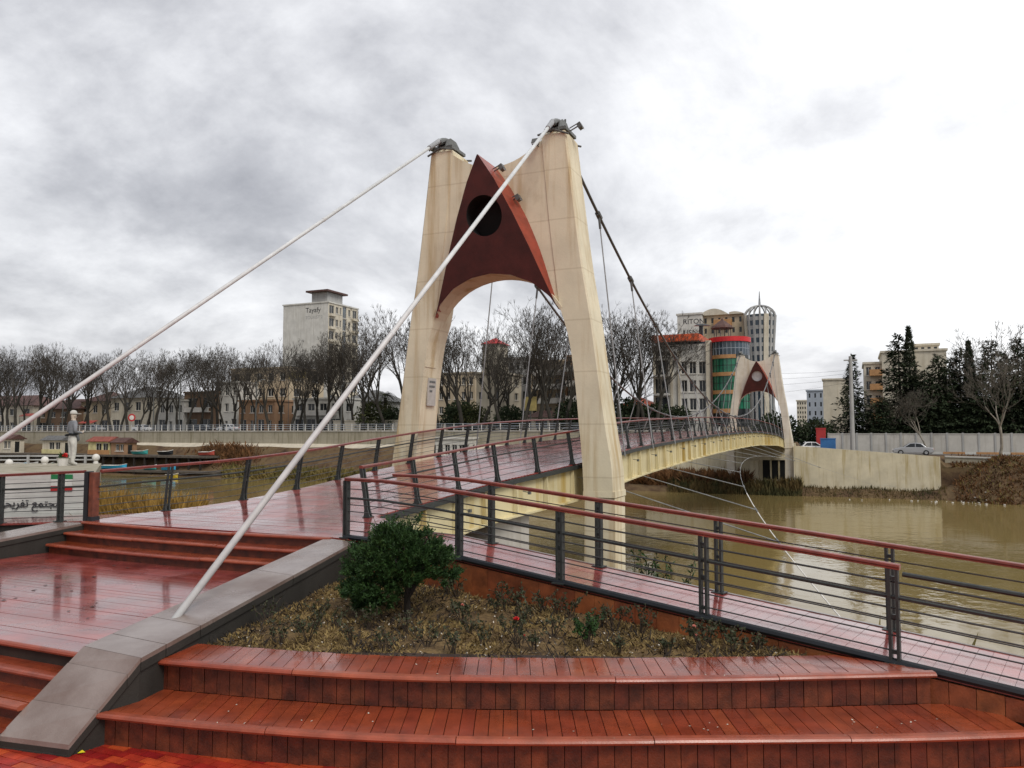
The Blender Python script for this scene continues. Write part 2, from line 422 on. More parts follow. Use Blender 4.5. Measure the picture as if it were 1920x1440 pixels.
band(steps, 'tread_board', -3.9, 4.66, lambda x: f1(x)+.05, lambda x: f2(max(-3.76, min(4.16, x)))+.06, Z1, 0, .03, MAT['tread'], .131)
nosing(steps, -3.95, 4.70, f1, Z1, 1.75)
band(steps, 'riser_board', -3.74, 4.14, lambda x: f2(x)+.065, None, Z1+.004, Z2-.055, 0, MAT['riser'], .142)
band(steps, 'tread_board', -3.74, 4.10, lambda x: f2(x)+.05, lambda x: min(f3(max(-3.79, min(3.45, x)))+(0 if x < 3.45 else -(x-3.45)*.75), 99), Z2, 0, .03, MAT['tread'], .131)
nosing(steps, -3.76, 4.16, f2, Z2, 1.6)
mb = MB()
for fn_, z0, z1, xa, xb in ((f1, -.03, Z1-.035, -3.9, 4.66), (f2, .0, Z2-.035, -3.7, 4.1)):
    K = 24; fr = [Vector((xa+(xb-xa)*k/K, fn_(xa+(xb-xa)*k/K)+.1, 0)) for k in range(K+1)]
    bk = [Vector((xb, fn_(xb)+.5, 0)), Vector((xa, fn_(xa)+.5, 0))]
    ring = fr+bk
    mb.hexa([p+Vector((0, 0, z0)) for p in ring], [p+Vector((0, 0, z1)) for p in ring])
mb.build('substructure', MAT['under_dark'], steps)

# ---- stone kerbs that carry the stay anchors
def kerb(name, label, knL, knR, enL, enR, frL, frR, zk, ze, zf):
    t = thing(name, label, 'kerb', ((knL[0]+knR[0])/2, (knL[1]+knR[1])/2, 0))
    mb = MB(); V = lambda p, z: Vector((p[0], p[1], z))
    ov = .0
    for (a, b, c, d, z0, z1) in ((frL, frR, knR, knL, zf, zk), (knL, knR, enR, enL, zk, ze)):
        mb.hexa([V(a, -.05), V(b, -.05), V(c, -.05), V(d, -.05)], [V(a, z0-.1), V(b, z0-.1), V(c, z1-.1), V(d, z1-.1)])
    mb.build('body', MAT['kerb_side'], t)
    # cap slabs
    def slab(a, b, c, d, z0, z1):
        mb = MB(); e = .012
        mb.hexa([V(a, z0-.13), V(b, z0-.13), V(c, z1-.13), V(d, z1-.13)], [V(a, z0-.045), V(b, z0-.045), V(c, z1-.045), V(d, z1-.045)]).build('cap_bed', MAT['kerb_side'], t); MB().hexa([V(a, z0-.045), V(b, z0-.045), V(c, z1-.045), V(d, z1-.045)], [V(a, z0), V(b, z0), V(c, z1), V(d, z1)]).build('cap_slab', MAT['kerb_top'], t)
    def mixp(p, q, u): return (p[0]+(q[0]-p[0])*u, p[1]+(q[1]-p[1])*u)
    def grow(p, q, e=.02):
        d = Vector((q[0]-p[0], q[1]-p[1])).normalized()*e; return (p[0]-d.x, p[1]-d.y), (q[0]+d.x, q[1]+d.y)
    frl, frr = grow(frL, frR); kl, kr = grow(knL, knR); el, er = grow(enL, enR)
    cuts = [0, .38, .8, 1]
    for u, w in zip(cuts, cuts[1:]):
        g = .004; slab(mixp(frl, kl, u+g), mixp(frr, kr, u+g), mixp(frr, kr, w-g), mixp(frl, kl, w-g), zf+(zk-zf)*u, zf+(zk-zf)*w)
    cuts = [0, .075, .19, .6, 1]
    for u, w in zip(cuts, cuts[1:]):
        g = .0012; slab(mixp(kl, el, u+g), mixp(kr, er, u+g), mixp(kr, er, w-g), mixp(kl, el, w-g), zk+(ze-zk)*u, zk+(ze-zk)*w)
    return t
k1 = kerb('stone_kerb', 'brown stone kerb with sloping end between the flower bed and the red platform', (-4.49, 8.29), (-3.72, 7.88), (-3.17, 13.36), (-2.61, 12.9), (-4.86, 7.53), (-4.11, 7.33), .75, 1.19, .12)
b2 = lambda s_, v_: tuple(B(s_, v_)[:2])
k2 = kerb('stone_kerb', 'brown stone kerb on the statue side of the red platform', b2(-17.4, -4.75), b2(-17.4, -4.0), b2(-12.0, -4.45), b2(-12.0, -3.72), b2(-18.3, -4.75), b2(-18.3, -4.0), .75, 1.19, .12)

# ---- the platform, the steps below it and the steps above it
PZ, DZ = .68, 1.2
def vedge(s_):    # inner faces of the kerbs
    t = (s_+17.5)/5.2
    return -4.0+.28*t, 3.02-.78*t
plat = tag(MB().hexa([B(-17.45, -3.95, .0), B(-17.45, 3.0, .0), B(-12.5, 2.3, .0), B(-12.5, -3.7, .0)],
           [B(-17.45, -3.95, PZ-.04), B(-17.45, 3.0, PZ-.04), B(-12.5, 2.3, PZ-.04), B(-12.5, -3.7, PZ-.04)]).build('platform', MAT['under_dark']), kind='structure')
def planks(parent, s0, s1, w, zf, mt, vl, vr, gap=.006, th=.03, joint=True):
    n = round((s1-s0)/w); w = (s1-s0)/n
    for i in range(n):
        a = s0+i*w+gap/2; b = s0+(i+1)*w-gap/2; dz = random.uniform(-.002, .002)
        cuts = [vl(a), vr(a)]
        if joint: cuts = [vl(a), vl(a)+(vr(a)-vl(a))*(.38 if i % 2 else .64), vr(a)]
        for k in range(len(cuts)-1):
            c, d = cuts[k]+(.003 if k else 0), cuts[k+1]-(.003 if k < len(cuts)-2 else 0)
            MB().hexa([B(a, c, zf(a)-th+dz), B(a, d, zf(a)-th+dz), B(b, d, zf(b)-th+dz), B(b, c, zf(b)-th+dz)],
                      [B(a, c, zf(a)+dz), B(a, d, zf(a)+dz), B(b, d, zf(b)+dz), B(b, c, zf(b)+dz)]).build('deck_board', mt, parent)
planks(plat, -17.45, -12.95, .142, lambda s_: PZ, MAT['deck_wet'], lambda s_: vedge(s_)[0]+.01, lambda s_: vedge(s_)[1]-.01)
def stair(name, label, rows, vl, vr, bend=None, seg=1.9):
    # rows: (s of nosing, z) from bottom up; each has a nosing strip, a tread and a riser
    t = thing(name, label, 'steps', B(rows[0][0], 0, 0))
    bd = bend or (lambda v: 0)
    for k, row_ in enumerate(rows):
        s_, z = row_[:2]
        zprev = rows[k-1][1] if k else rows[0][2] if len(rows[0]) > 2 else 0
        nseg = max(1, round((vr-vl)/seg)); K = 6
        for i in range(nseg):
            a = vl+(vr-vl)*i/nseg+.004; b = vl+(vr-vl)*(i+1)/nseg-.004; dz = random.uniform(-.006, .006); off = random.uniform(-.012, .012)
            mb = MB(); prof = [(-.035, -.045), (-.045, -.025), (-.035, -.005), (-.015, .003), (.07, .003), (.07, -.05)]; m = 6; vs_ = []
            for q in range(K+1):
                v = a+(b-a)*q/K
                for ds, dzz in prof: vs_.append(B(s_+bd(v)+ds+off, v, z+dzz+dz))
            fs = [(q*m+j, (q+1)*m+j, (q+1)*m+(j+1) % m, q*m+(j+1) % m) for q in range(K) for j in range(m)]+[tuple(range(m-1, -1, -1)), tuple(range(K*m, K*m+m))]
            mb.add(vs_, [tuple(reversed(f)) for f in fs]).build('nosing', MAT['nosing'], t)
        K = 12
        if k < len(rows)-1:
            for w0, w1 in ((.075, .2), (.206, .34), (.346, .5)):
                mb = MB(); vs_ = []
                for q in range(K+1):
                    v = vl+(vr-vl)*q/K
                    vs_ += [B(s_+bd(v)+w0, v, z-.03), B(s_+bd(v)+w1, v, z-.03), B(s_+bd(v)+w1, v, z), B(s_+bd(v)+w0, v, z)]
                fs = [(q*4+j, q*4+(j+1) % 4, (q+1)*4+(j+1) % 4, (q+1)*4+j) for q in range(K) for j in range(4)]+[(0, 3, 2, 1), (K*4, K*4+1, K*4+2, K*4+3)]
                mb.add(vs_, fs).build('tread_board', MAT['tread'], t)
        mb = MB(); vs_ = []
        for q in range(K+1):
            v = vl+(vr-vl)*q/K
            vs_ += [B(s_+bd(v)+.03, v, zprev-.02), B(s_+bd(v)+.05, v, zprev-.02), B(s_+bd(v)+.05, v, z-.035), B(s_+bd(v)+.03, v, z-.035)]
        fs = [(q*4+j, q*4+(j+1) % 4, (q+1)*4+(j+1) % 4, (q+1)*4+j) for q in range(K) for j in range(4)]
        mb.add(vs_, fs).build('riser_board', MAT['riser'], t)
    return t
stair('plank_steps', 'low red plank steps rising from the paving to the platform beside the sloping kerb end', [(-18.42, .17), (-18.07, .34), (-17.72, .51), (-17.46, PZ)], -4.0, 3.04)
stair('plank_steps', 'three red plank steps rising from the platform to the bridge deck', [(-13.02, .855, PZ), (-12.66, 1.03), (-12.3, DZ)], -3.73, 2.36, lambda v: -.16*(1-((v+.7)/3.1)**2))

# ================================================================== THE BRIDGE
PROF = [(-12.3, 1.2), (-9.7, 1.32), (-6, 1.55), (-3, 1.8), (0, 2.05), (4.5, 2.35), (11, 2.58), (24, 2.88), (36, 3.03), (44, 3.08), (52, 3.04), (68, 2.72), (76, 2.3), (84, 1.8)]
def zd(s):
    if s < PROF[0][0]: return 1.2
    return curve(PROF, min(s, 84))
VR = [(-12.4, 2.42), (-11.2, 1.95), (-10.2, 1.68), (-8.8, 1.68), (-5.6, 1.72), (-4.3, 1.86), (-3, 2.15), (-1.5, 2.5), (0, 2.78), (3, 2.9), (90, 2.9)]
VL = [(-12.4, -3.72), (-11.2, -3.6), (-9.9, -3.12), (-8.8, -2.92), (-6.5, -2.93), (-3.9, -3.1), (-1, -3.0), (3, -2.9), (90, -2.9)]
vr = lambda s: lerp(VR, s); vl = lambda s: lerp(VL, s)
bridge = thing('footbridge', 'arched footbridge with wet red deck and cream steel girders across the river', 'bridge', B(0, 0, 2))
planks(bridge, -12.26, 1.0, .142, zd, MAT['deck_wet'], lambda s_: vl(s_)-(.16 if s_ < -12.0 else 0), lambda s_: vr(s_)+(1.0*smooth((-9.9-s_)/.9) if s_ < -9.9 else 0), joint=True)
SS = [1.0+.75*i for i in range(111)]
mb = MB()
for s_ in SS: mb.v += [tuple(B(s_, -2.9, zd(s_))), tuple(B(s_, 2.9, zd(s_))), tuple(B(s_, 2.9, zd(s_)-.08)), tuple(B(s_, -2.9, zd(s_)-.08))]
for i in range(len(SS)-1):
    for j in range(4): mb.f.append((i*4+j, i*4+(j+1) % 4, i*4+4+(j+1) % 4, i*4+4+j)); mb.mi.append(0)
mb.build('far_deck', MAT['deck_wet'], bridge)
# girders: a web with flanges and stiffeners each side, an edge channel above
for sd, fv in ((1, vr), (-1, vl)):
    st = [-10.2+.8*i for i in range(116)]
    mb = MB(); ed = MB()
    def gb(s): return zd(s)-lerp([(-11, .95), (-5, 1.0), (0, 1.1), (40, 1.2), (60, 1.25), (90, 1.1)], s)
    o1 = []
    for s_ in st:
        if s_ > 82: break
        v = fv(s_)-sd*.10; zt = zd(s_)-.16; zb = gb(s_)
        o1.append([B(s_, v, zt), B(s_, v, zb), B(s_, v-sd*.03, zb), B(s_, v-sd*.03, zt)])
    def loft(mb, rings):
        n = len(rings[0]); base = len(mb.v)
        for r_ in rings: mb.v += [tuple(p) for p in r_]
        for i in range(len(rings)-1):
            for j in range(n):
                a = base+i*n+j; b_ = base+i*n+(j+1) % n; f = (a, b_, b_+n, a+n); mb.f.append(f if sd < 0 else f[::-1]); mb.mi.append(mb.cur)
        e0 = tuple(base+j for j in range(n)); e1 = tuple(base+(len(rings)-1)*n+j for j in range(n))
        mb.f += [e0, e1]; mb.mi += [mb.cur]*2
    loft(mb, o1)
    loft(mb, [[B(s_, fv(s_)+sd*.06, gb(s_)-.05), B(s_, fv(s_)-sd*.28, gb(s_)-.05), B(s_, fv(s_)-sd*.28, gb(s_)), B(s_, fv(s_)+sd*.06, gb(s_))] for s_ in st if s_ <= 82])
    gd = mb.build('girder', MAT['cream_yellow'], bridge)
    loft(ed, [[B(s_, fv(s_)+sd*.05, zd(s_)-.16), B(s_, fv(s_)-sd*.12, zd(s_)-.16), B(s_, fv(s_)-sd*.12, zd(s_)-.035), B(s_, fv(s_)+sd*.05, zd(s_)-.035)] for s_ in [-10.1+.75*i for i in range(123)]])
    ed.build('edge_beam', MAT['handrail'] if False else MAT['metal_dark'], bridge)
    for i in range(62):
        s_ = -9.4+1.46*i
        if s_ > 80: break
        v = fv(s_)-sd*.02; zb, zt = gb(s_)+.005, zd(s_)-.165
        MB().hexa([B(s_-.02, v-sd*.07, zb), B(s_-.02, v+sd*.07, zb), B(s_+.02, v+sd*.07, zb), B(s_+.02, v-sd*.07, zb)],
                  [B(s_-.02, v-sd*.07, zt), B(s_-.02, v+sd*.03, zt), B(s_+.02, v+sd*.03, zt), B(s_+.02, v-sd*.07, zt)]).build('stiffener', MAT['cream_yellow'], gd)
mb = MB()
for i in range(28):
    s_ = -8+3.2*i
    if s_ < 80: mb.beam(B(s_, vl(s_)+.15, zd(s_)-.5), B(s_, vr(s_)-.15, zd(s_)-.5), .14, .6)
mb.build('cross_beam', MAT['cream_yellow'], bridge)
# drips of light fittings along the girder
lmb = MB(); lmb.beam((0, 0, 0), (0, .18, -.03), .02, .02).box((0, .2, -.04), (.10, .07, .08)); lme = lmb.mesh('lamp', MAT['hardware'])
for i in range(24):
    s_ = -6.2+2.92*i
    if s_ < 62: inst('girder_lamp', lme, Matrix.Translation(B(s_, vr(s_)+.01, zd(s_)-.42)) @ Matrix.Rotation(BR-math.pi/2, 4, 'Z'), bridge)

# ---- towers
def tower(name, label, s0, flip, disc):
    cm = MAT['cream_far' if disc else 'cream']
    """front face looks towards -s when flip = 1"""
    t = thing(name, label, 'bridge tower', B(s0, 0, 0))
    def Q(s, v, z): return B(s0+flip*s, v, z)
    OUT = [(1.15, 3.95), (2, 3.90), (3, 3.74), (4.7, 3.50), (6.5, 3.26), (8.2, 2.98), (9.9, 2.76), (11.4, 2.58), (12.5, 2.45)]
    INN = [(1.15, 2.98), (2.2, 2.93), (3.2, 2.84), (4.8, 2.69), (6.1, 2.48), (6.9, 2.24), (8.2, 2.06), (9.9, 1.86), (11.4, 1.72), (12.5, 1.62)]
    zs = [1.15+.35*i for i in range(33)]; zs[-1] = 12.5
    for sd in (-1, 1):
        mb = MB(); n = 6
        for z in zs:
            o = curve(OUT, z); i_ = curve(INN, z); c = .05
            mb.v += [tuple(Q(*q, z)) for q in ((-.6, sd*i_), (-.6, sd*(o-c)), (-.6+c, sd*o), (.6-c, sd*o), (.6, sd*(o-c)), (.6, sd*i_))]
        for k in range(len(zs)-1):
            for j in range(n):
                f = (k*n+j, k*n+(j+1) % n, k*n+n+(j+1) % n, k*n+n+j); mb.f.append(f if sd*flip > 0 else f[::-1]); mb.mi.append(0)
        K = (len(zs)-1)*n
        # pitched head of the leg
        cap = [Q(*q) for q in ((-.35, sd*1.9, 12.78), (.35, sd*1.9, 12.78), (.35, sd*2.3, 12.72), (-.35, sd*2.3, 12.72))]
        b0 = len(mb.v); mb.v += [tuple(p) for p in cap]
        for f in ((K, K+1, b0+3, b0), (K+1, K+2, K+3, b0+2, b0+3), (K+3, K+4, b0+2), (K+4, K+5, b0+1, b0+2), (K+5, K, b0, b0+1), (b0, b0+3, b0+2, b0+1), (0, 1, 2, 3, 4, 5)):
            mb.f.append(f if sd*flip > 0 else f[::-1]); mb.mi.append(0)
        mb.build('leg', cm, t)
        # rounded pad where the leg meets its pier
        mb = MB()
        mb.hexa([Q(-.615, sd*2.96, 1.02), Q(-.615, sd*3.97, 1.02), Q(.615, sd*3.97, 1.02), Q(.615, sd*2.96, 1.02)], [Q(-.612, sd*2.965, 1.2), Q(-.612, sd*3.965, 1.2), Q(.612, sd*3.965, 1.2), Q(.612, sd*2.965, 1.2)])
        mb.hexa([Q(-.56, sd*2.9, -6.5), Q(-.56, sd*3.95, -6.5), Q(.56, sd*3.95, -6.5), Q(.56, sd*2.9, -6.5)], [Q(-.56, sd*3.0, 1.0), Q(-.56, sd*3.95, 1.0), Q(.56, sd*3.95, 1.0), Q(.56, sd*3.0, 1.0)])
        mb.build('pier', cm, t)
    # web between the legs, its top scooped out, the arch cut below
    AR = [(-2.62, 5.2), (-2.55, 5.9), (-2.42, 6.4), (-2.2, 6.9), (-1.8, 7.38), (-1.3, 7.75), (-.7, 7.98), (0, 8.07), (.7, 7.98), (1.3, 7.75), (1.8, 7.38), (2.2, 6.9), (2.42, 6.4), (2.55, 5.9), (2.62, 5.2)]
    TP = [(-2.0, 12.6), (-1.7, 12.42), (-1.3, 12.14), (-.8, 11.88), (-.4, 11.76), (0, 11.72), (.4, 11.76), (.8, 11.88), (1.3, 12.14), (1.7, 12.42), (2.0, 12.6)]
    n = 40; mb = MB()
    for k in range(n+1):
        u = -1+2*k/n; vb = 2.62*math.sin(u*math.pi/2); vt = 2.0*u
        zb = curve(AR, vb); zt = curve(TP, vt)
        mb.v += [tuple(Q(-.572, vb, zb)), tuple(Q(-.572, vt, zt)), tuple(Q(.12, vt, zt)), tuple(Q(.12, vb, zb))]
    for k in range(n):
        for j in range(4):
            f = (k*4+j, k*4+(j+1) % 4, k*4+4+(j+1) % 4, k*4+4+j); mb.f.append(f[::-1] if flip > 0 else f); mb.mi.append(0)
    mb.build('web', cm, t)
    def sf(z): return -.66-(z-6.84)/4.83*1.3
    # inner arch lining, as deep as the legs and the shield
    mb = MB(); ring = [(v*1.0, z) for v, z in AR]
    for k in range(31):
        v = 2.62*math.sin((-1+2*k/30)*math.pi/2); z = curve(AR, v); r_ = .24*(1-abs(v)/2.62*.72)
        d = Vector((v, z-5.0)).normalized()
        fr_ = min(-.575, sf(z)+.02) if z > 6.84 else -.575
        mb.v += [tuple(Q(fr_, v, z)), tuple(Q(fr_, v+d.x*r_, z+d.y*r_)), tuple(Q(.15, v+d.x*r_, z+d.y*r_)), tuple(Q(.15, v, z))]
    for k in range(30):
        for j in range(4):
            f = (k*4+j, k*4+(j+1) % 4, k*4+4+(j+1) % 4, k*4+4+j); mb.f.append(f[::-1] if flip > 0 else f); mb.mi.append(0)
    mb.build('arch_rib', cm, t)
    # red pointed shield: a wedge leaning out at the top, with a round port
    SIDE = [(6.84, 2.2), (7.2, 2.05), (7.9, 1.77), (8.8, 1.42), (9.85, .98), (10.9, .48), (11.67, .02)]
    def sf(z): return -.66-(z-6.84)/4.83*1.3
    outl = [(v, z) for z, v in SIDE]+[(-v, z) for z, v in SIDE[::-1]]
    bott = [(v, curve(AR, v)+.015) for v in (-1.95, -1.4, -.7, 0, .7, 1.4, 1.95)]
    outl = outl+bott          # closed loop, counter-clockwise from lower right
    fine = []
    for i in range(len(outl)):
        a = Vector(outl[i]); b = Vector(outl[(i+1) % len(outl)]); m = max(1, int((b-a).length/.22))
        fine += [a+(b-a)*k/m for k in range(m)]
    hc = Vector((0, 9.85)); hr = .62
    for side, (fs_, mt) in enumerate(((lambda z: sf(z), 'red_panel'),)):
        def Pn(p, extra=0): return Q(fs_(p.y)+extra, p.x, p.y)
        mb = MB(); m = len(fine)
        holes = []
        for p in fine:
            d = (p-hc).normalized(); holes.append(hc+d*hr)
        back = [Q((-.45 if side == 0 else .36), p.x*(1+.0)+math.copysign(.17*math.sin(math.pi*max(0, min(1, (p.y-6.84)/4.83))), p.x)*(1 if abs(p.x) > .1 else 0), p.y) for p in fine]
        hol = [hc+Vector((math.cos(k*math.pi/20), math.sin(k*math.pi/20)))*hr for k in range(40)]
        vs_ = [Pn(p) for p in fine]+[Pn(p) for p in hol]
        fs = [tuple(f) for f in tessellate_polygon([[Vector((p.x, p.y, 0)) for p in fine], [Vector((p.x, p.y, 0)) for p in hol]])]
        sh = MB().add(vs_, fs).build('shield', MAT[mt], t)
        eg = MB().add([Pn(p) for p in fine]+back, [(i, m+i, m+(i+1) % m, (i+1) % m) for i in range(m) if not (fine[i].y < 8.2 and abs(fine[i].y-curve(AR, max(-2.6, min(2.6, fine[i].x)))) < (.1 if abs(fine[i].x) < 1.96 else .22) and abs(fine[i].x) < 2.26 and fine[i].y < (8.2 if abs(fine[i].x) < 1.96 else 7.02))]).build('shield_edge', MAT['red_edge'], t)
        dp = (.26 if disc else .62)*(1 if side == 0 else -1)
        MB().add([Pn(p) for p in hol]+[Pn(p, dp) for p in hol], [(i, (i+1) % 40, 40+(i+1) % 40, 40+i) for i in range(40)]).build('port_rim', MAT['red_panel' if disc else 'void_shade'], sh)
        MB().add([Pn(p, dp*.98) for p in hol], [tuple(range(40))]).build('port_disc', MAT['disc' if disc else 'void_shade'], sh)  # near tower: shade of the deep hole painted onto rim and disc
    # saddles
    for sd in (-1, 1):
        mb = MB(); 
        pts = [Q(s, sd*2.05, 12.72+.32*math.cos(s/.75*1.35)) for s in (-.75, -.5, -.25, 0, .25, .5, .75)]
        mb.tube(pts, .11, 8)
        for dv in (-.14, .14):
            mb.prism([(-.6, 12.6), (.6, 12.6), (.45, 12.95), (.2, 13.1), (-.2, 13.1), (-.45, 12.95)], lambda p: Q(p[0], sd*2.05+dv-.02, p[1]), lambda p: Q(p[0], sd*2.05+dv+.02, p[1]))
        mb.box(Q(0, sd*2.05, 12.7), (.75, 1.0, .1), BR)
        mb.tube([Q(-.62, sd*1.5, 12.52), Q(-.66, sd*2.05, 12.62), Q(-.62, sd*2.55, 12.42)], .035, 6).tube([Q(.62, sd*1.5, 12.52), Q(.66, sd*2.05, 12.62), Q(.62, sd*2.55, 12.42)], .035, 6)
        mb.build('saddle', MAT['hardware'], t)
    return t
tw1 = tower('bridge_tower', 'tall stained cream concrete tower with red pointed shield and black round port', 0, 1, False)
tw2 = tower('bridge_tower', 'small distant cream tower with red shield and pale round disc at the far bank', 77, 1, True)

def floodlight(loc, yaw, label, mount=None):
    t = thing('floodlight', label, 'floodlight', loc, 'floodlights on the near tower')
    m = Matrix.Rotation(yaw, 3, 'Z'); c = Vector(loc)
    MB().tube([c, c+m@Vector((0, .28, .12))], .022, 6).tube([c+m@Vector((0, 0, .1)), c+m@Vector((0, .28, .22))], .018, 6).build('bracket', MAT['hardware'], t)
    MB().box(c+m@Vector((0, .36, .12)), (.22, .14, .18), M=m@Matrix.Rotation(.5, 3, 'X')).build('lamp_head', MAT['hardware'], t)
    MB().box(c+m@Vector((0, .44, .085)), (.18, .012, .14), M=m@Matrix.Rotation(.5, 3, 'X')).build('glass', MAT['galv'], t)
floodlight(B(-.1, 2.4, 12.7), -math.pi/2+BR, 'floodlight on a bracket at the head of the concrete leg nearer the ramp')
floodlight(B(-.4, -2.1, 12.62), math.pi/2+BR+.3, 'floodlight beside the saddle of the leg farther from the ramp')
floodlight(B(-.45, 1.5, 12.12), math.pi+BR, 'floodlight clamped on the scooped top of the concrete web')
floodlight(B(-1.2, .14, 11.3), -math.pi/2+BR, 'small spotlight near the point of the red shield')
floodlight(B(-.9, .58, 10.35), -math.pi/2+BR, 'small spotlight halfway down the red shield edge')
mb = MB(); mb.tube([B(.2, 2.15, 12.8), B(.2, 2.15, 13.25)], .02, 5).tube([B(.2, 2.15, 13.02), B(.2, 2.15, 13.25)], .035, 6)
tag(mb.build('lightning_rod', MAT['hardware']), 'short metal rod on top of the near tower', 'rod')

# notice plate on the inner face of the far-side leg
mat('plate_grey', (.42, .40, .37), .5, .1, 5)
pl = thing('notice_plate', 'white notice plate with lines of writing on the tower leg', 'sign', B(0, -2.75, 4.0))
MB().hexa([B(-.27, -2.742, 3.9), B(.27, -2.742, 3.9), B(.27, -2.70, 3.9), B(-.27, -2.70, 3.9)], [B(-.27, -2.71, 4.85), B(.27, -2.71, 4.85), B(.27, -2.66, 4.85), B(-.27, -2.66, 4.85)]).build('panel', MAT['plate_grey'], pl)
for z, a, b in ((4.72, -.2, .2), (4.56, -.2, .17), (4.4, -.16, .0)):
    vv_ = -2.66-(4.85-z)*.037
    MB().hexa([B(a, vv_-.003, z-.035), B(b, vv_-.003, z-.035), B(b, vv_+.006, z-.035), B(a, vv_+.006, z-.035)], [B(a, vv_, z+.035), B(b, vv_, z+.035), B(b, vv_+.008, z+.035), B(a, vv_+.008, z+.035)]).build('writing_line', MAT['hardware'], pl)

# abutment under the near end
mb = MB(); mb.hexa([B(-4.2, -2.6, -5), B(-4.2, 1.6, -5), B(-2.6, 2.0, -5), B(-2.6, -2.6, -5)], [B(-4.2, -2.6, .62), B(-4.2, 1.55, .62), B(-2.6, 2.0, .75), B(-2.6, -2.6, .75)])
tag(mb.build('abutment', MAT['grey_wall']), 'grey concrete abutment under the landward end of the bridge', 'abutment')

# ---- stays, main cables, wind cable
def stay(label, anchor, top, r0=.045, r1=.054):
    t = thing('stay_cable', label, 'cable', anchor, 'thick white stays holding the near tower')
    a = Vector(anchor); b = Vector(top); d = (b-a)
    MB().tube([a-d*.004, a+d*.99], [r0, r1], 14).build('pipe', MAT['stay'], t, smooth_=True)
    MB().tube([a+d*.965, a+d*1.0], [r1*1.45, r1*1.6], 12).build('socket', MAT['galv'], t)
    for u in (.33, .67): MB().tube([a+d*u, a+d*(u+.0035)], (r0+(r1-r0)*u)*1.07, 14).build('joint_sleeve', MAT['stay'], t)
stay('white stay pipe anchored in the stone kerb beside the flower bed', B(-16.42, 3.23, .80), B(-.7, 2.05, 12.86))
stay('white stay pipe running from the tower towards the statue side', B(-16.6, -4.3, .80), B(-.7, -2.05, 12.86))
def mz(s): return 4.2+8.55*((s-38.5)/38.5)**2
def mv(sd, s): return sd*(2.05+.2*math.sin(math.pi*s/77))
for sd, lb in ((1, 'main suspension cable with hangers along the downstream edge by the wind guy'), (-1, 'main suspension cable with hangers along the edge towards the quay trees')):
    t = thing('suspension_cable', lb, 'cable', B(0, sd*2.05, 12.8))
    MB().tube([B(s, mv(sd, s), mz(s)) for s in [.6+(75.8)*k/60 for k in range(61)]], .055, 8).build('main_cable', MAT['cable_dark'], t, smooth_=True)
    k = 0; s = 4.05
    while s < 74:
        top = B(s, mv(sd, s), mz(s)); bot = B(s, (vr(s) if sd > 0 else vl(s))+sd*.1, zd(s)-.2)
        MB().tube([top, bot], .026, 6).build('hanger', MAT['galv'], t)
        cl = MB().tube([B(s-.16, mv(sd, s-.16), mz(s-.16)), B(s+.16, mv(sd, s+.16), mz(s+.16))], .105, 8)
        cl.tube([top, top+(bot-top).normalized()*.5], .05, 6)
        cl.build('clamp', MAT['cable_dark'], t)
        k += 1; s += 4.35
def wv(s): return 5+.006*(s-25)**2
def wz(s): return 1.5-.003*(s-25)**2
wg = thing('wind_guy', 'thin white guy cable slung beside the bridge low over the water', 'cable', B(-8, wv(-8), wz(-8)))
wp = [B(s, wv(s), wz(s)) for s in range(-8, 61, 2)]+[B(68, 13.6, -2.6), B(75.9, 16.6, -3.55)]
MB().tube(wp[:9], .017, 6).build('guy_cable', MAT['white_metal'], wg); MB().tube(wp[8:], .008, 6).build('guy_cable', MAT['galv'], wg)
for s in (3, 7, 11.5, 16, 20.5, 25, 30, 36, 42, 49):
    MB().tube([B(s, 2.95, zd(s)-1.2), B(s-2.0, wv(s-2), wz(s-2))], .02, 6).build('tie', MAT['galv'], wg)
    MB().tube([B(s-2.35, wv(s-2.35), wz(s-2.35)), B(s-1.65, wv(s-1.65), wz(s-1.65))], .03, 6).build('tie_clamp', MAT['hardware'], wg)
ab = MB().hexa([B(-9, wv(-8)-.6, -4.6), B(-9, wv(-8)+.6, -4.6), B(-7.6, wv(-8)+.6, -4.6), B(-7.6, wv(-8)-.6, -4.6)], [B(-8.8, wv(-8)-.4, -1.6), B(-8.8, wv(-8)+.4, -1.6), B(-7.8, wv(-8)+.4, -1.6), B(-7.8, wv(-8)-.4, -1.6)]).build('anchor_block', MAT['grey_wall'])
tag(ab, 'concrete anchor block of the wind guy on the bank below the ramp', 'block')

# ---- railings
def post_mesh(name, h, lean, mt, w=.11, flare=True, plate=.03):
    mb = MB()
    for sx in (-1, 1):
        x = sx*(w/2-plate/2)
        zs = [0, .06, .16, .5, 1.0]
        for a, b in zip(zs, zs[1:]):
            def wd(u): return .075+(.09*max(0, 1-u/.2)**2 if flare else 0)
            def ly(u): return lean*(u+.25*u*u)/1.25
            mb.hexa([(x-plate/2, ly(a)*h-wd(a)/2, a*h), (x+plate/2, ly(a)*h-wd(a)/2, a*h), (x+plate/2, ly(a)*h+wd(a)/2, a*h), (x-plate/2, ly(a)*h+wd(a)/2, a*h)],
                    [(x-plate/2, ly(b)*h-wd(b)/2, b*h), (x+plate/2, ly(b)*h-wd(b)/2, b*h), (x+plate/2, ly(b)*h+wd(b)/2, b*h), (x-plate/2, ly(b)*h+wd(b)/2, b*h)])
    for u in (.13, .5, .9): mb.box((0, lean*u*h, u*h), (w-2*plate+.004, .04, .04))
    mb.box((0, 0, .008), (w+.08, .16, .016))
    return mb.mesh(name, mt)
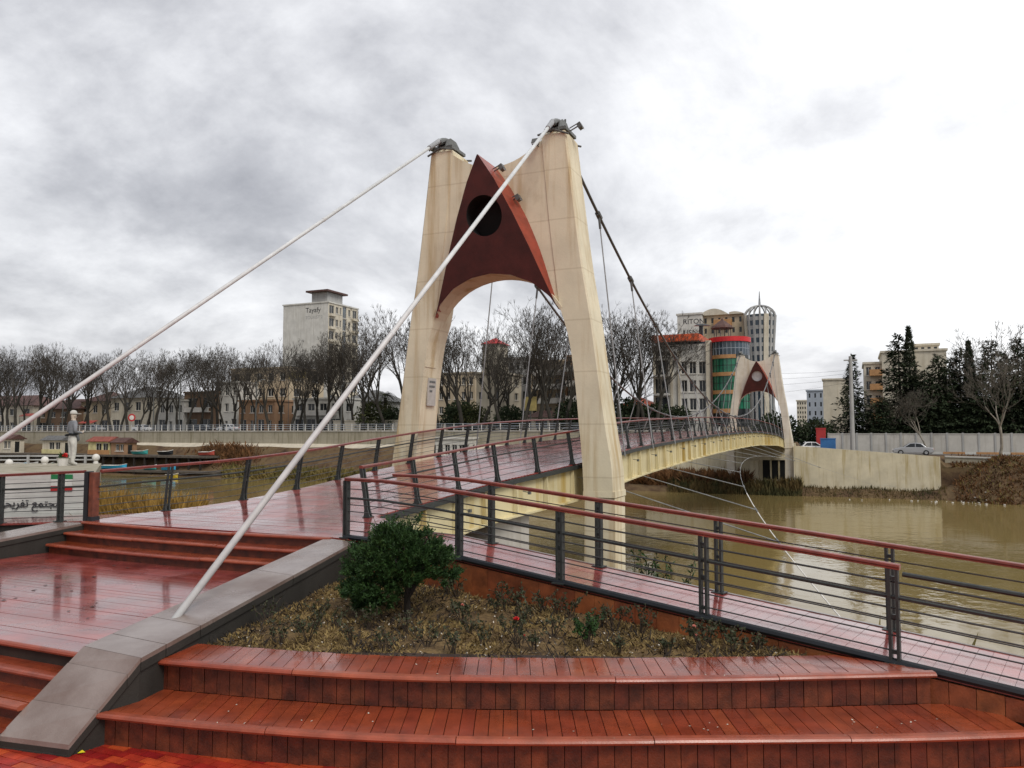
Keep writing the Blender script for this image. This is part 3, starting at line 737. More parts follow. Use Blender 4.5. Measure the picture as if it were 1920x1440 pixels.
def railing(name, label, base, inward, posts, h=.97, lean=.16, wires=(.14, .29, .44, .59, .80), mid=(.70,), skirt=None, rail=True, rail_ends=None, flare=True, w=.11, group=None):
    """base: polyline of foot points; posts: list of indices/params along it; inward: function giving the inward unit vector"""
    t = thing(name, label, 'railing', base[len(base)//2], group)
    cum = [0]
    for a, b in zip(base, base[1:]): cum.append(cum[-1]+(b-a).length)
    def at(d):
        d = max(0, min(cum[-1], d))
        for i in range(len(base)-1):
            if d <= cum[i+1] or i == len(base)-2:
                u = (d-cum[i])/(cum[i+1]-cum[i]); return base[i]+(base[i+1]-base[i])*u, (base[i+1]-base[i]).normalized()
    me = post_mesh('post', h, lean, MAT['metal_dark'], w, flare)
    def up(d, u):
        p, dr = at(d); n = Vector((-dr.y, dr.x, 0)).normalized()
        if n.dot(inward(p)) < 0: n = -n
        sl = Vector((0, 0, 1)); return p+sl*u*h+n*lean*(u+.25*u*u)/1.25*h
    for d in posts:
        p, dr = at(d); n = Vector((-dr.y, dr.x, 0)).normalized()
        if n.dot(inward(p)) < 0: n = -n
        x = n.cross(Vector((0, 0, 1))) * -1
        x = Vector((n.y, -n.x, 0))
        m = Matrix(((x.x, n.x, 0, p.x), (x.y, n.y, 0, p.y), (0, 0, 1, p.z), (0, 0, 0, 1)))
        inst('post', me, m, t)
    steps_ = max(2, int(cum[-1]/.9)); ds = [cum[-1]*k/steps_ for k in range(steps_+1)]
    if rail:
        a0, a1 = rail_ends if rail_ends else (0, cum[-1])
        dr_ = [d for d in ds if a0 < d < a1]; dr_ = [a0]+dr_+[a1]
        segs = []
        mbr = MB(); rings = []
        for d in dr_:
            p, dr = at(d); n = Vector((-dr.y, dr.x, 0)).normalized(); q = up(d, 1.0); Zu = Vector((0, 0, 1))
            prof = [(-.042, 0), (.042, 0), (.042, .015), (.033, .019), (.033, .025), (.046, .029), (.042, .05), (.02, .057), (-.02, .057), (-.042, .05), (-.046, .029), (-.033, .025), (-.033, .019), (-.042, .015)]
            rings.append([q+n*a+Zu*b for a, b in prof])
        m = len(rings[0])
        for r_ in rings: mbr.v += [tuple(p) for p in r_]
        for i in range(len(rings)-1):
            for j in range(m): mbr.f.append((i*m+j, i*m+(j+1) % m, i*m+m+(j+1) % m, i*m+m+j)); mbr.mi.append(0)
        mbr.f += [tuple(range(m-1, -1, -1)), tuple(range((len(rings)-1)*m, len(rings)*m))]; mbr.mi += [0, 0]
        mbr.build('handrail', MAT['handrail'], t)
    for u in wires: MB().tube([up(d, u) for d in ds], .0085, 5, False).build('wire', MAT['wire'], t)
    for u in mid: MB().tube([up(d, u) for d in ds], .021, 6).build('mid_rail', MAT['metal_dark'], t)
    if skirt:
        MB().tube([at(d)[0]+Vector((0, 0, skirt)) for d in ds], .045, 8).build('kick_rail', MAT['metal_black'], t)
    return t
def deckline(fv, s0, s1, off=0): 
    n = int((s1-s0)/.8)+1
    return [B(s0+(s1-s0)*k/n, fv(s0+(s1-s0)*k/n)+off, zd(s0+(s1-s0)*k/n)) for k in range(n+1)]
axis_in = lambda p: B(sv(p)[0], 0, p.z)-p
rl = deckline(vr, -10.15, 78, -.06)
railing('deck_railing', 'deck railing of leaning dark posts and red handrail on the ramp side of the bridge', rl, axis_in, [.05+1.93*k for k in range(46)])
ll = deckline(vl, -12.1, 78, .06)
railing('deck_railing', 'deck railing of leaning dark posts and red handrail on the far side of the bridge', ll, axis_in, [1.55+1.93*k for k in range(46)])
pb = B(-12.15, -3.66, 1.2)
pt = thing('corner_post', 'square brown wood clad post with black back at the corner of the deck steps', 'post', pb)
MB().box(pb+Vector((.03, 0, .53)), (.13, .15, .90), BR).build('wood_cladding', MAT['post_wood'], pt, bev=.006)
MB().box(pb+Vector((-.095, .02, .5)), (.11, .14, 1.0), BR).build('metal_back', MAT['metal_black'], pt, bev=.004)
MB().box(pb+Vector((.02, 0, .045)), (.17, .18, .09), BR).build('foot', MAT['metal_black'], pt)

# ramp on the flower bed side
ramp = thing('ramp', 'red plank ramp sloping down beside the flower bed from the bridge deck', 'ramp', RP(-5, 9.5))
A0, A1 = -10.6, 9.0; n = round((A1-A0)/.142)
for i in range(n):
    a = A0+(A1-A0)*i/n+.0016; b = A0+(A1-A0)*(i+1)/n-.0016; dz = random.uniform(-.001, .001)
    MB().hexa([RP(a, RB0+.02, -.035+dz), RP(b, RB0+.02, -.035+dz), RP(b, RB1, -.035+dz), RP(a, RB1, -.035+dz)], [RP(a, RB0+.02, dz), RP(b, RB0+.02, dz), RP(b, RB1, dz), RP(a, RB1, dz)]).build('deck_board', MAT['deck_wet'], ramp)
mb = MB()
for a, b in ((-10.4, -9.02), (-9.02, 2), (2, 9)): mb.hexa([RP(a, RB0+.06, -1.6), RP(b, RB0+.06, -1.6), RP(b, RB1-.1, -1.6), RP(a, RB1-.1, -1.6)], [RP(a, RB0+.06, -.04), RP(b, RB0+.06, -.04), RP(b, RB1-.1, -.04), RP(a, RB1-.1, -.04)])
mb.build('core', MAT['under_dark'], ramp)
mb = MB(); mb.hexa([RP(-10.4, RB1-.05, -.2), RP(9, RB1-.05, -.2), RP(9, RB1+.03, -.2), RP(-10.4, RB1+.03, -.2)], [RP(-10.4, RB1-.05, .012), RP(9, RB1-.05, .012), RP(9, RB1+.03, .012), RP(-10.4, RB1+.03, .012)]); 
mb = MB()
for a, b in ((-10.4, -9.02), (-9.02, 9)): mb.hexa([RP(a, RB1, -.22), RP(b, RB1, -.22), RP(b, RB1+.05, -.22), RP(a, RB1+.05, -.22)], [RP(a, RB1, .01), RP(b, RB1, .01), RP(b, RB1+.05, .01), RP(a, RB1+.05, .01)])
mb.build('edge_strip', MAT['kerb_top'], ramp)
a = -9.9
while a < 7.5:
    w = .30 if a < -2 else .235; b = a+w-.006
    zb_ = (.45 if a < -1.6 else .28 if a < 1.0 else -.1)
    MB().hexa([Vector((*RP(a, RB0-.0)[:2], zb_)), Vector((*RP(b, RB0-.0)[:2], zb_)), Vector((*RP(b, RB0+.03)[:2], zb_)), Vector((*RP(a, RB0+.03)[:2], zb_))],
              [RP(a, RB0, -.05), RP(b, RB0, -.05), RP(b, RB0+.03, -.05), RP(a, RB0+.03, -.05)]).build('side_board', MAT['side_board'], ramp)
    a += w
ramp_in = lambda p: RN
rl1 = [RP(a, RB0+.02) for a in (-10.35, -9.1, -8, -6, -4, -2, 0, 2, 4, 6, 8)]
t = railing('ramp_railing', 'ramp railing along the flower bed with its red handrail ending early', rl1, ramp_in, [.02, 2.58, 4.41, 6.48, 8.56, 10.6, 12.6, 14.6], h=.97, lean=.0, skirt=.02, flare=False, wires=(.14, .30, .47, .585, .86), mid=(.70,), rail_ends=(0, 8.63), w=.105)
MB().tube([RP(a, RB0+.02, .93) for a in (-1.72, 0, 2, 4, 6, 8)], .026, 8).build('upper_rail', MAT['metal_dark'], t)
rl2 = [RP(a, RB1-.04) for a in (-10.6, -9.1, -8, -6, -4, -2, 0, 2, 4, 6, 8)]
railing('ramp_railing', 'ramp railing on the water side with unbroken red handrail', rl2, lambda p: -RN, [2.35, 4.45, 6.35, 8.5, 10.7, 12.8, 14.9], h=.97, lean=.0, flare=False, wires=(.12, .28, .44, .60, .85), mid=(), w=.10)
# mirrored ramp on the statue side
lb = B(-12.2, -3.75, 1.2); ldir = Vector((-.975, .2, 0)).normalized(); lnn = Vector((ldir.y, -ldir.x, 0))
if lnn.y > 0: lnn = -lnn
mb = MB(); 
ramp2 = thing('ramp', 'pale wet plank ramp leading away on the statue side of the deck', 'ramp', lb)
def LP(a, b, dz=0): p = lb+ldir*a-lnn*b; p.z = 1.2-.05*a+dz; return p
for i in range(60):
    a = .02+.142*i; MB().hexa([LP(a, 0, -.04), LP(a+.136, 0, -.04), LP(a+.136, 1.5, -.04), LP(a, 1.5, -.04)], [LP(a, 0), LP(a+.136, 0), LP(a+.136, 1.5), LP(a, 1.5)]).build('deck_board', MAT['deck_wet'], ramp2)
MB().hexa([LP(0, .05, -1.5), LP(8.5, .05, -1.5), LP(8.5, 1.45, -1.5), LP(0, 1.45, -1.5)], [LP(0, .05, -.045), LP(8.5, .05, -.045), LP(8.5, 1.45, -.045), LP(0, 1.45, -.045)]).build('core', MAT['kerb_side'], ramp2)
railing('ramp_railing', 'ramp railing in front of the white board with the painted flag', [LP(.1, .03), LP(2, .03), LP(5, .03), LP(8.5, .03)], lambda p: -lnn, [.55, 2.0, 2.35, 4.2, 6.2], h=.97, lean=0, flare=False, wires=(.10, .24, .38, .52, .64, .84), mid=(.72,))

# ================================================================== FLOWER BED
ground_mat('leaf_green', [(.006, .016, .006), (.016, .042, .011), (.03, .07, .016), (.065, .11, .03)], 9, .6, 0)
ground_mat('rose_leaf', [(.02, .026, .014), (.045, .055, .026), (.075, .05, .028)], 14, .6, 0)
ground_mat('dry_blade', [(.035, .026, .014), (.135, .09, .038), (.28, .20, .08), (.085, .072, .028)], 3.5, .9, 0)
mat('bark_dark', (.022, .016, .012), .9, .3, 8, .3, 30)
mat('twig', (.06, .042, .028), .9, .3, 9)
mat('petal_red', (.62, .03, .03), .6, .2, 20)
mat('petal_pink', (.75, .30, .24), .6, .2, 20)
mat('speck', (.55, .5, .42), .8, .2, 20)
def inbed(x, y):
    if x < -3.6 or x > 3.9: return False
    if y < f3(max(-3.79, min(3.45, x)))-(.75*(x-3.45) if x > 3.45 else 0)-.02: return False
    if x*RN.x+y*RN.y > RB0-.02: return False
    t = (y-7.88)/(12.9-7.88)
    return x > -3.72+t*1.11+.03
def bedz(x, y): return .575+.05*noise.noise(Vector((x*1.3, y*1.3, 0)))+.02*noise.noise(Vector((x*6, y*6, 1)))+.05*smooth((y-9)/3)
mb = MB(); NX, NY = 110, 80; idx = {}
for i in range(NX+1):
    for j in range(NY+1):
        x = -3.9+8.2*i/NX; y = 8.0+5.4*j/NY; idx[i, j] = len(mb.v); mb.v.append((x, y, bedz(x, y)))
for i in range(NX):
    for j in range(NY):
        x = -3.9+8.2*(i+.5)/NX; y = 8.0+5.4*(j+.5)/NY
        t = (y-7.88)/5.02
        if x < -3.72+t*1.11-.15 or x*RN.x+y*RN.y > RB0+.1 or y < f3(max(-3.79, min(3.45, x)))-.25-(.75*(x-3.45) if x > 3.45 else 0): continue
        mb.f.append((idx[i, j], idx[i+1, j], idx[i+1, j+1], idx[i, j+1])); mb.mi.append(0)
struct('flower_bed_soil', mb, MAT['soil'], smooth_=True)
def leaf(mb, p, d, n, l, w):
    d = d.normalized(); r_ = d.cross(n)
    if r_.length < 1e-4: r_ = Vector((1, 0, 0))
    r_.normalize()
    mb.add([p, p+d*l*.5+r_*w/2, p+d*l, p+d*l*.5-r_*w/2], [(0, 1, 2, 3)])
def rv(s=1): 
    while True:
        v = Vector((random.uniform(-1, 1), random.uniform(-1, 1), random.uniform(-1, 1)))
        if .05 < v.length < 1: return v.normalized()*s
mb = MB(); c = 0
while c < 30000:
    x, y = random.uniform(-3.6, 3.9), random.uniform(8.1, 13.2)
    if not inbed(x, y): continue
    c += 1
    if noise.noise(Vector((x*1.6, y*1.6, 5)))+random.uniform(-.25, .35) < 0: continue
    d = Vector((random.uniform(-1, 1), random.uniform(-1, 1), random.uniform(.05, .8))).normalized()
    leaf(mb, Vector((x, y, bedz(x, y)-.005)), d, rv(), random.uniform(.03, .10), random.uniform(.008, .022))
tag(mb.build('dry_ground_cover', MAT['dry_blade']), 'dry straw coloured grass and litter covering the flower bed', 'ground cover', kind='stuff')
mb = MB(); c = 0
while c < 6500:
    x, y = random.uniform(-3.6, 3.9), random.uniform(8.1, 13.2)
    if not inbed(x, y): continue
    c += 1
    if noise.noise(Vector((x*1.1, y*1.1, 9)))+random.uniform(-.2, .3) < .05: continue
    p = Vector((x, y, bedz(x, y))); d = Vector((random.uniform(-1, 1), random.uniform(-1, 1), random.uniform(0, .9))).normalized()
    leaf(mb, p, d, rv(), random.uniform(.05, .16), random.uniform(.005, .022))
tag(mb.build('twig_litter', MAT['bark_dark']), 'dark dead stalks and leaf litter between the rose bushes', 'litter', kind='stuff')
mb = MB(); c = 0
while c < 420:
    x, y = random.uniform(-3.6, 3.9), random.uniform(8.1, 13.2)
    if not inbed(x, y): continue
    c += 1; leaf(mb, Vector((x, y, bedz(x, y)+.015)), Vector((random.uniform(-1, 1), random.uniform(-1, 1), .3)), Vector((0, 0, 1)), random.uniform(.015, .04), random.uniform(.012, .03))
tag(mb.build('fallen_petals', MAT['speck']), 'pale fallen petals and chips scattered over the flower bed', 'litter', kind='stuff')

def rose(px, py, h, dense, label, flowers=(), group=None):
    p = pz(px, py, .6)
    for _ in range(40):
        if inbed(p.x+RN.x*h*.75, p.y+RN.y*h*.75): break
        p = p-RN*.06
    p.z = bedz(p.x, p.y)
    t = thing('rose_bush', label, 'rose bush', p, group)
    st = MB(); lf = MB(); tips = []
    for k in range(7 if dense < 2 else 11):
        a = random.uniform(0, 6.28); sp = random.uniform(.2, .7)*h
        q = [p+Vector((random.uniform(-.03, .03), random.uniform(-.03, .03), -.03))]
        top = p+Vector((math.cos(a)*sp, math.sin(a)*sp, h*random.uniform(.55, 1)))
        mid = (q[0]+top)/2+Vector((random.uniform(-.05, .05), random.uniform(-.05, .05), .05))
        st.tube([q[0], mid, top], [.007, .005, .003], 4, False); tips.append(top)
        for s_ in range(3):
            b = mid+(top-mid)*random.random(); e_ = b+rv(.4*h*random.uniform(.3, .6)); e_.z = max(e_.z, p.z+.03); st.tube([b, e_], [.004, .002], 3, False); tips.append(e_)
            for u in range(int(5*dense)):
                w = b+(e_-b)*random.random(); leaf(lf, w, rv()+Vector((0, 0, .3)), rv(), random.uniform(.025, .055), random.uniform(.016, .034))
        for u in range(int(9*dense)):
            w = mid+(top-mid)*random.uniform(-.6, 1); leaf(lf, w, rv()+Vector((0, 0, .2)), rv(), random.uniform(.025, .06), random.uniform(.018, .036))
    st.build('stem', MAT['twig'], t); lf.build('foliage', MAT['leaf_green' if dense >= 2 else 'rose_leaf'], t)
    for (fx, fy, m_, r_) in flowers:
        fp = p+Vector((fx, 0, fy)); fl = MB()
        for k in range(26):
            d = rv(); d.z = abs(d.z); leaf(fl, fp, d+Vector((0, 0, .5)), rv(), r_*1.1, r_*.9)
        st2 = MB().tube([p, fp], [.006, .004], 4, False)
        st2.build('stem', MAT['twig'], t); fl.build('flower', MAT[m_], t)
GR = 'bare rose bushes in the flower bed'
GL = 'small bare rose bush with few dull leaves in the flower bed'
rose(1105, 1215, .42, 2.6, 'dense green leafy rose bush beside the plank edge of the flower bed')
rose(968, 1205, .36, 1.0, 'rose bush with one bright red bloom in the flower bed', ((.0, .27, 'petal_red', .042), (.09, .09, 'petal_red', .02)))
rose(1315, 1215, .34, 1.4, 'rose bush with a pink bloom near the ramp corner of the bed', ((-.08, .24, 'petal_pink', .032), (-.06, .15, 'petal_pink', .022)))
rose(575, 1200, .5, 1.3, 'tall thin rose bush standing by the stone kerb')
rose(867, 1165, .3, 1.2, 'rose bush with an orange bud right behind the clipped conifer shade', ((.0, .22, 'petal_pink', .03),))
for px, py, h, dn in [(525, 1200, .3, 1), (505, 1170, .34, .9), (600, 1165, .35, 1.2), (660, 1210, .28, .8), (720, 1218, .3, .9), (800, 1212, .34, 1), (850, 1225, .3, 1.2), (905, 1205, .32, 1), (930, 1150, .32, 1), (985, 1165, .3, .9), (1000, 1125, .36, 1.4), (900, 1105, .36, 1.3), (950, 1098, .34, 1.2), (1040, 1120, .3, 1.1), (1060, 1150, .3, .9), (1085, 1130, .32, 1.3), (1130, 1140, .34, 1.4), (1190, 1160, .38, 1.5), (1235, 1168, .36, 1.6), (1250, 1225, .22, 1), (1160, 1222, .22, .9), (1375, 1222, .26, 1.3), (1345, 1195, .3, 1.2), (1420, 1222, .22, 1), (1000, 1215, .28, 1), (880, 1185, .28, .8), (1040, 1195, .26, .9), (690, 1180, .3, .9), (760, 1185, .26, .9), (630, 1180, .26, .8), (1230, 1130, .3, 1), (1400, 1190, .3, 1)]:
    rose(px, py, h*.95, dn*.62, GL, (), GR)

# clipped conifer
bp_ = pz(764, 1152, .6); bt = thing('clipped_conifer', 'dark green clipped dome shaped conifer growing in the flower bed', 'shrub', bp_)
tr = MB(); tr.tube([bp_+Vector((0, 0, -.05)), bp_+Vector((-.01, .02, .25)), bp_+Vector((.01, 0, .55)), bp_+Vector((-.05, 0, .9))], [.05, .04, .035, .025], 8)
for k in range(9):
    a = k*.7; e_ = bp_+Vector((math.cos(a)*.5-.1, math.sin(a)*.45, .55+.06*k)); tr.tube([bp_+Vector((0, 0, .2+.04*k)), (bp_+e_)/2+Vector((0, 0, .27)), e_], [.03, .022, .01], 5)
tr.build('trunk', MAT['bark_dark'], bt)
lf = MB(); C0 = bp_+Vector((-.15, 0, .60)); tufts = []
while len(tufts) < 400:
    d = rv()
    if d.z < -.75: continue
    az = math.atan2(d.y, d.x); rad = 1+.10*math.sin(3*az+1)+.14*noise.noise(d*2.6)
    p = C0+Vector((d.x*.76*rad, d.y*.72*rad, (d.z*.64 if d.z > 0 else d.z*.52)*rad-.05-.16*smooth(-d.x)))*random.uniform(.55, 1.0)
    p = C0+(p-C0)
    if p.z < bp_.z+.07+.40*smooth((p.x-bp_.x+.25)/.3)-.08*smooth((p.x-bp_.x-.4)/.3): continue
    if any((p-t_).length < .045 for t_ in tufts): continue
    tufts.append(p)
for p in tufts:
    out0 = ((p-C0).normalized()*.9+Vector((0, 0, .5))).normalized(); n_ = random.randint(9, 17); sz = random.uniform(.75, 1.25)
    for k in range(n_):
        q0 = p+rv(.075*sz*random.random()); out = (out0+rv(.65)).normalized(); Ls = random.uniform(.07, .16)*sz
        for j in range(13):
            q = q0+out*Ls*(j/13-.3)+rv(.008); leaf(lf, q, out+rv(.7), rv(), random.uniform(.03, .055), random.uniform(.010, .018))
for k in range(70):       # stray shoots
    p = random.choice(tufts); out = ((p-C0).normalized()+Vector((0, 0, .5))+rv(.5)).normalized()
    for j in range(12): leaf(lf, p+out*.24*j/12, out+rv(.6), rv(), .04, .012)
lf.build('foliage', MAT['leaf_green'], bt)

# yellow scrap on the paving, fallen leaves on the boards
q = pz(152, 1412, .012); mb = MB(); mb.add([q+Vector((-.03, -.012, .003)), q+Vector((.02, -.02, .012)), q+Vector((.035, .01, .004)), q+Vector((0, .02, .022)), q+Vector((-.02, .012, .01))], [(0, 1, 3), (1, 2, 3), (0, 3, 4)])
mat('yellow_scrap', (.75, .62, .02), .6, .1); mat('dull_yellow', (.50, .40, .15), .7, .25, 1)
tag(mb.build('paper_scrap', MAT['yellow_scrap']), 'tiny yellow scrap lying on the red paving', 'litter')
mat('dead_leaf', (.045, .02, .015), .7, .3, 30)
for i, (px, py) in enumerate([(130, 1108), (178, 1130), (80, 1098), (103, 1101), (58, 1107), (24, 1122), (0, 1126), (170, 1082), (125, 1146), (168, 1138), (25, 1100), (160, 1160), (235, 1065), (210, 1061)]):
    q = pz(px, py, PZ+.004); w = random.uniform(.04, .11); mb = MB(); a = random.uniform(-.5, .3)
    for k in range(2):
        d = Vector((math.cos(a+k*.9), math.sin(a+k*.9), 0)); leaf(mb, q+Vector((0, 0, .003*k)), d+Vector((0, 0, .05)), Vector((0, 0, 1)), w, w*.45)
    tag(mb.build('dead_leaf', MAT['dead_leaf']), 'dark wet dead leaf stuck to the red platform boards', 'leaf', 'dead leaves on the platform')

# ================================================================== BANK PLANTS (uncountable)
def blades(name, label, n, sampler, h, w, m_, lean=.35, kind_cat='reeds'):
    mb = MB()
    for i in range(n):
        p = sampler()
        if p is None: continue
        hh = random.uniform(h[0], h[1]); d = Vector((random.gauss(0, lean), random.gauss(0, lean), 1)).normalized()
        a = random.uniform(0, 6.28); r_ = Vector((math.cos(a), math.sin(a), 0))*random.uniform(w[0], w[1])
        mb.add([p-r_, p+r_, p+d*hh*.6+r_*.7+rv(.05*hh), p+d*hh+rv(.18*hh)], [(0, 1, 2), (0, 2, 3)])
    return tag(mb.build(name, MAT[m_]), label, kind_cat, kind='stuff')
ground_mat('reed', [(.06, .04, .014), (.20, .12, .03), (.32, .19, .045), (.12, .10, .03)], 1.6, .9, 0)
ground_mat('reed_far', [(.025, .028, .012), (.06, .058, .022), (.12, .08, .03), (.05, .05, .02)], .35, .9, 0)
ground_mat('rust_brush', [(.04, .024, .014), (.10, .052, .024), (.17, .08, .032), (.08, .075, .03)], .5, .9, 0)
ground_mat('olive_brush', [(.05, .05, .016), (.12, .105, .035), (.20, .15, .05), (.15, .09, .03)], .25, .9, 0)
def smp(s0, s1, v0, v1):
    def f():
        s_, v_ = random.uniform(s0, s1), random.uniform(v0, v1)
        return B(s_, v_, gz(s_, v_)-.05)
    return f
def smpx(p0, p1, s0, s1):
    def f():
        q = ps(random.uniform(p0, p1), random.uniform(s0, s1)); s_, v_ = sv(q); q.z = gz(s_, v_)-.05; return q
    return f
blades('ochre_reeds', 'ochre dry reeds on the near bank behind the left railing', 9000, smpx(178, 368, -9.6, -7.2), (.7, 1.6), (.006, .022), 'reed', .42)
blades('bank_weeds', 'green and brown weeds on the near bank below the ramp', 2600, smp(-11, -1.5, 3.4, 13), (.25, .8), (.015, .04), 'olive_brush', .4, 'weeds')
blades('far_reeds', 'dark reeds along the far waterline under the bridge', 4200, smpx(1250, 1500, 72.0, 75.8), (.3, 1.4), (.04, .10), 'reed_far', .22)
blades('rusty_scrub', 'rust coloured dry scrub on the far bank beneath the bridge girder', 5000, smpx(1180, 1400, 74.5, 79.6), (.9, 2.2), (.05, .13), 'rust_brush', .5, 'scrub')
blades('quay_scrub', 'olive and brown scrub on the far bank below the quay wall', 9000, smpx(420, 900, 72.8, 77.5), (.5, 1.3), (.06, .16), 'olive_brush', .6, 'scrub')
blades('quay_scrub', 'brown brambles on the far bank beside the boats', 2600, lambda: (lambda q: Vector((q.x, q.y, gz(*sv(q))-.05)))(ps(random.gauss(428, 24), random.gauss(80, 1.0))), (.4, 1.5), (.04, .12), 'rust_brush', .6, 'scrub')
blades('wall_weeds', 'thin dry weeds at the foot of the cream retaining wall', 2200, smpx(1500, 1770, 71.2, 75.6), (.15, .55), (.02, .06), 'reed_far', .3, 'weeds')
blades('mound_brush', 'tangled dry brush covering the earth mound by the water', 15000, smp(67.5, 79, 20.6, 42), (.15, .65), (.02, .09), 'rust_brush', .8, 'brush')
blades('mound_weeds', 'patchy green weeds on the earth mound', 3500, smp(68, 78, 21, 42), (.2, .6), (.03, .1), 'olive_brush', .8, 'weeds')
mb = MB()
for i in range(26):
    q = ps(random.gauss(1795, 30) if i % 3 else random.uniform(1540, 1900), random.uniform(68.5, 72.5)); s_, v_ = sv(q); q.z = max(gz(s_, v_), WZ)+.06
    mb.box(q, (random.uniform(.06, .2), random.uniform(.06, .2), random.uniform(.03, .1)), random.random()*3)
tag(mb.build('shore_litter', MAT['white_metal']), 'white plastic litter washed up along the far shore', 'litter', kind='stuff')

# pale specks blown onto the treads
mb = MB()
for i in range(46):
    x = random.uniform(-3.6, 4.0); k = random.random() < .6
    y = (f1(x)+random.uniform(.0, .55)) if k else (f2(max(-3.7, min(4.1, x)))+random.uniform(0, .5)); z = (Z1 if k else Z2)+.006
    leaf(mb, Vector((x, y, z)), Vector((random.uniform(-1, 1), random.uniform(-1, 1), .15)), Vector((0, 0, 1)), random.uniform(.012, .03), random.uniform(.008, .02))
tag(mb.build('blown_petals', MAT['speck']), 'tiny pale petals blown onto the red seating steps', 'litter', kind='stuff')
def bank_shrub(px, Y, ztop, label):
    p = pY(px, 1040, Y); s_, v_ = sv(p); p.z = gz(s_, v_)-.05; h = ztop-p.z
    t = thing('bank_shrub', label, 'shrub', p); st = MB(); lf = MB()
    for k in range(9):
        top = p+Vector((random.gauss(0, .22), random.gauss(0, .2), h*random.uniform(.75, 1))); st.tube([p, (p+top)/2+rv(.08), top], [.014, .01, .004], 4, False)
        for u in range(60):
            w = p+(top-p)*random.uniform(.45, 1.0); leaf(lf, w, rv()+Vector((0, 0, .4)), rv(), random.uniform(.06, .13), random.uniform(.02, .04))
    st.build('stem', MAT['twig'], t); lf.build('foliage', MAT['leaf_green'], t)
bank_shrub(1205, 13.6, 1.05, 'leafy green shrub on the bank just behind the ramp railing')
bank_shrub(1258, 13.2, .92, 'smaller green shrub on the bank behind the ramp near the bridge girder')

# ================================================================== TREES
mat('bark_far', (.036, .032, .025), .95, .3, .8, 0)
mat('twig_far', (.055, .048, .040), .95, .3, .5, 0)
mat('twig_pale', (.10, .088, .07), .95, .3, .5, 0)
mat('bark_pale', (.30, .27, .22), .9, .35, 1.2, 0)
ground_mat('needle', [(.008, .014, .009), (.018, .028, .015), (.034, .045, .02), (.05, .056, .025)], .8, .85, 0)
ground_mat('needle2', [(.012, .022, .012), (.03, .045, .02), (.05, .062, .028)], .9, .85, 0)
ground_mat('palm_leaf', [(.02, .03, .012), (.05, .06, .02), (.09, .075, .03)], .8, .8, 0)
def bare_tree(seed, H=18, lean=0, barkm='bark_far', twigm='twig_far', fork=.3, spread=1.0, tw=1.0):
    rs = random.Random(seed)
    root = thing('bare_tree', 'x', 'tree'); trunk = MB(); crown = MB()
    def rot(d, ang, az):
        d = d.normalized(); u = d.cross(Vector((0, 0, 1)) if abs(d.z) < .95 else Vector((1, 0, 0))).normalized(); w = d.cross(u)
        return (d*math.cos(ang)+(u*math.cos(az)+w*math.sin(az))*math.sin(ang)).normalized()
    def grow(p, d, l, r, lv):
        mbx = trunk if lv <= 1 else crown
        k = 3 if lv < 3 else 2; pts = [p]; dd = d.copy()
        for i in range(k):
            dd = (dd+Vector((rs.gauss(0, .13), rs.gauss(0, .13), rs.gauss(.05, .07)+(.05 if lv else 0)))).normalized(); pts.append(pts[-1]+dd*l/k)
        r2 = r*(.72 if lv < 2 else .55)
        mbx.tube(pts, [r+(r2-r)*i/k for i in range(k+1)], 7 if lv == 0 else 5 if lv == 1 else 4 if lv == 2 else 3, False)
        if lv >= 6: return
        nch = [rs.choice((4, 5)), 4, 3, 3, 3, 3][lv]; a0 = rs.uniform(0, 6.28)
        for c in range(nch):
            if lv == 0: ang = rs.uniform(.22, .52)*spread
            else: ang = rs.uniform(.3, .75)*spread
            if c == 0 and lv > 0: ang *= .4
            at = pts[-1] if (c == 0 or lv == 0 or lv > 4) else pts[-1-rs.choice((0, 1))]
            ratio = [.30, .82, .66, .62, .62, .6][lv] if lv else rs.uniform(.75, 1.05)
            grow(at, rot(dd, ang, a0+c*6.28/nch+rs.uniform(-.4, .4)), l*ratio*rs.uniform(.8, 1.15), max(r2*rs.uniform(.58, .8), .025*tw), lv+1)
    grow(Vector((0, 0, -.1)), Vector((lean, 0, 1)).normalized(), H*fork, H*.021, 0)
    # side twigs on the trunk
    zmax = max(v[2] for v in crown.v); k = H/zmax
    for m_ in (trunk, crown): m_.v = [(x*k, y*k, z*k) for x, y, z in m_.v]
    trunk.build('trunk', MAT[barkm], root, True); crown.build('crown', MAT[twigm], root)
    fix_kids(root); return root
protos = [bare_tree(11, 18, .05), bare_tree(23, 18, -.12), bare_tree(37, 18, .02), bare_tree(41, 18, .14), bare_tree(58, 18, -.05, fork=.34)]
used = set()
def plant(protos_, k, loc, rz, sc, label, group, sq=1.0):
    pr = protos_[k]
    if pr.name not in used: used.add(pr.name); PEND.append((pr, loc, rz, sc, label, group)); return
    o = dup(pr, loc, rz, sc, label, group); return o
PEND = []
TR = [(15, 165, 0), (32, 160, 1), (72, 165, 2), (95, 168, 3), (140, 160, 4), (165, 150, 2), (210, 165, 1), (240, 160, 0), (262, 150, 4), (292, 150, 2), (352, 165, 3), (398, 168, 0), (420, 160, 4), (452, 165, 1), (507, 165, 1), (545, 168, 1), (575, 160, 3), (613, 195, 2), (645, 190, 3), (680, 205, 0), (722, 220, 4), (752, 215, 1), (822, 215, 0), (866, 225, 2), (905, 215, 4), (940, 205, 1), (980, 225, 1), (1010, 232, 0), (1034, 232, 3), (1062, 215, 2), (1140, 225, 1), (1163, 228, 4), (1193, 228, 0), (1207, 218, 3), (-25, 165, 3), (1232, 190, 2)]
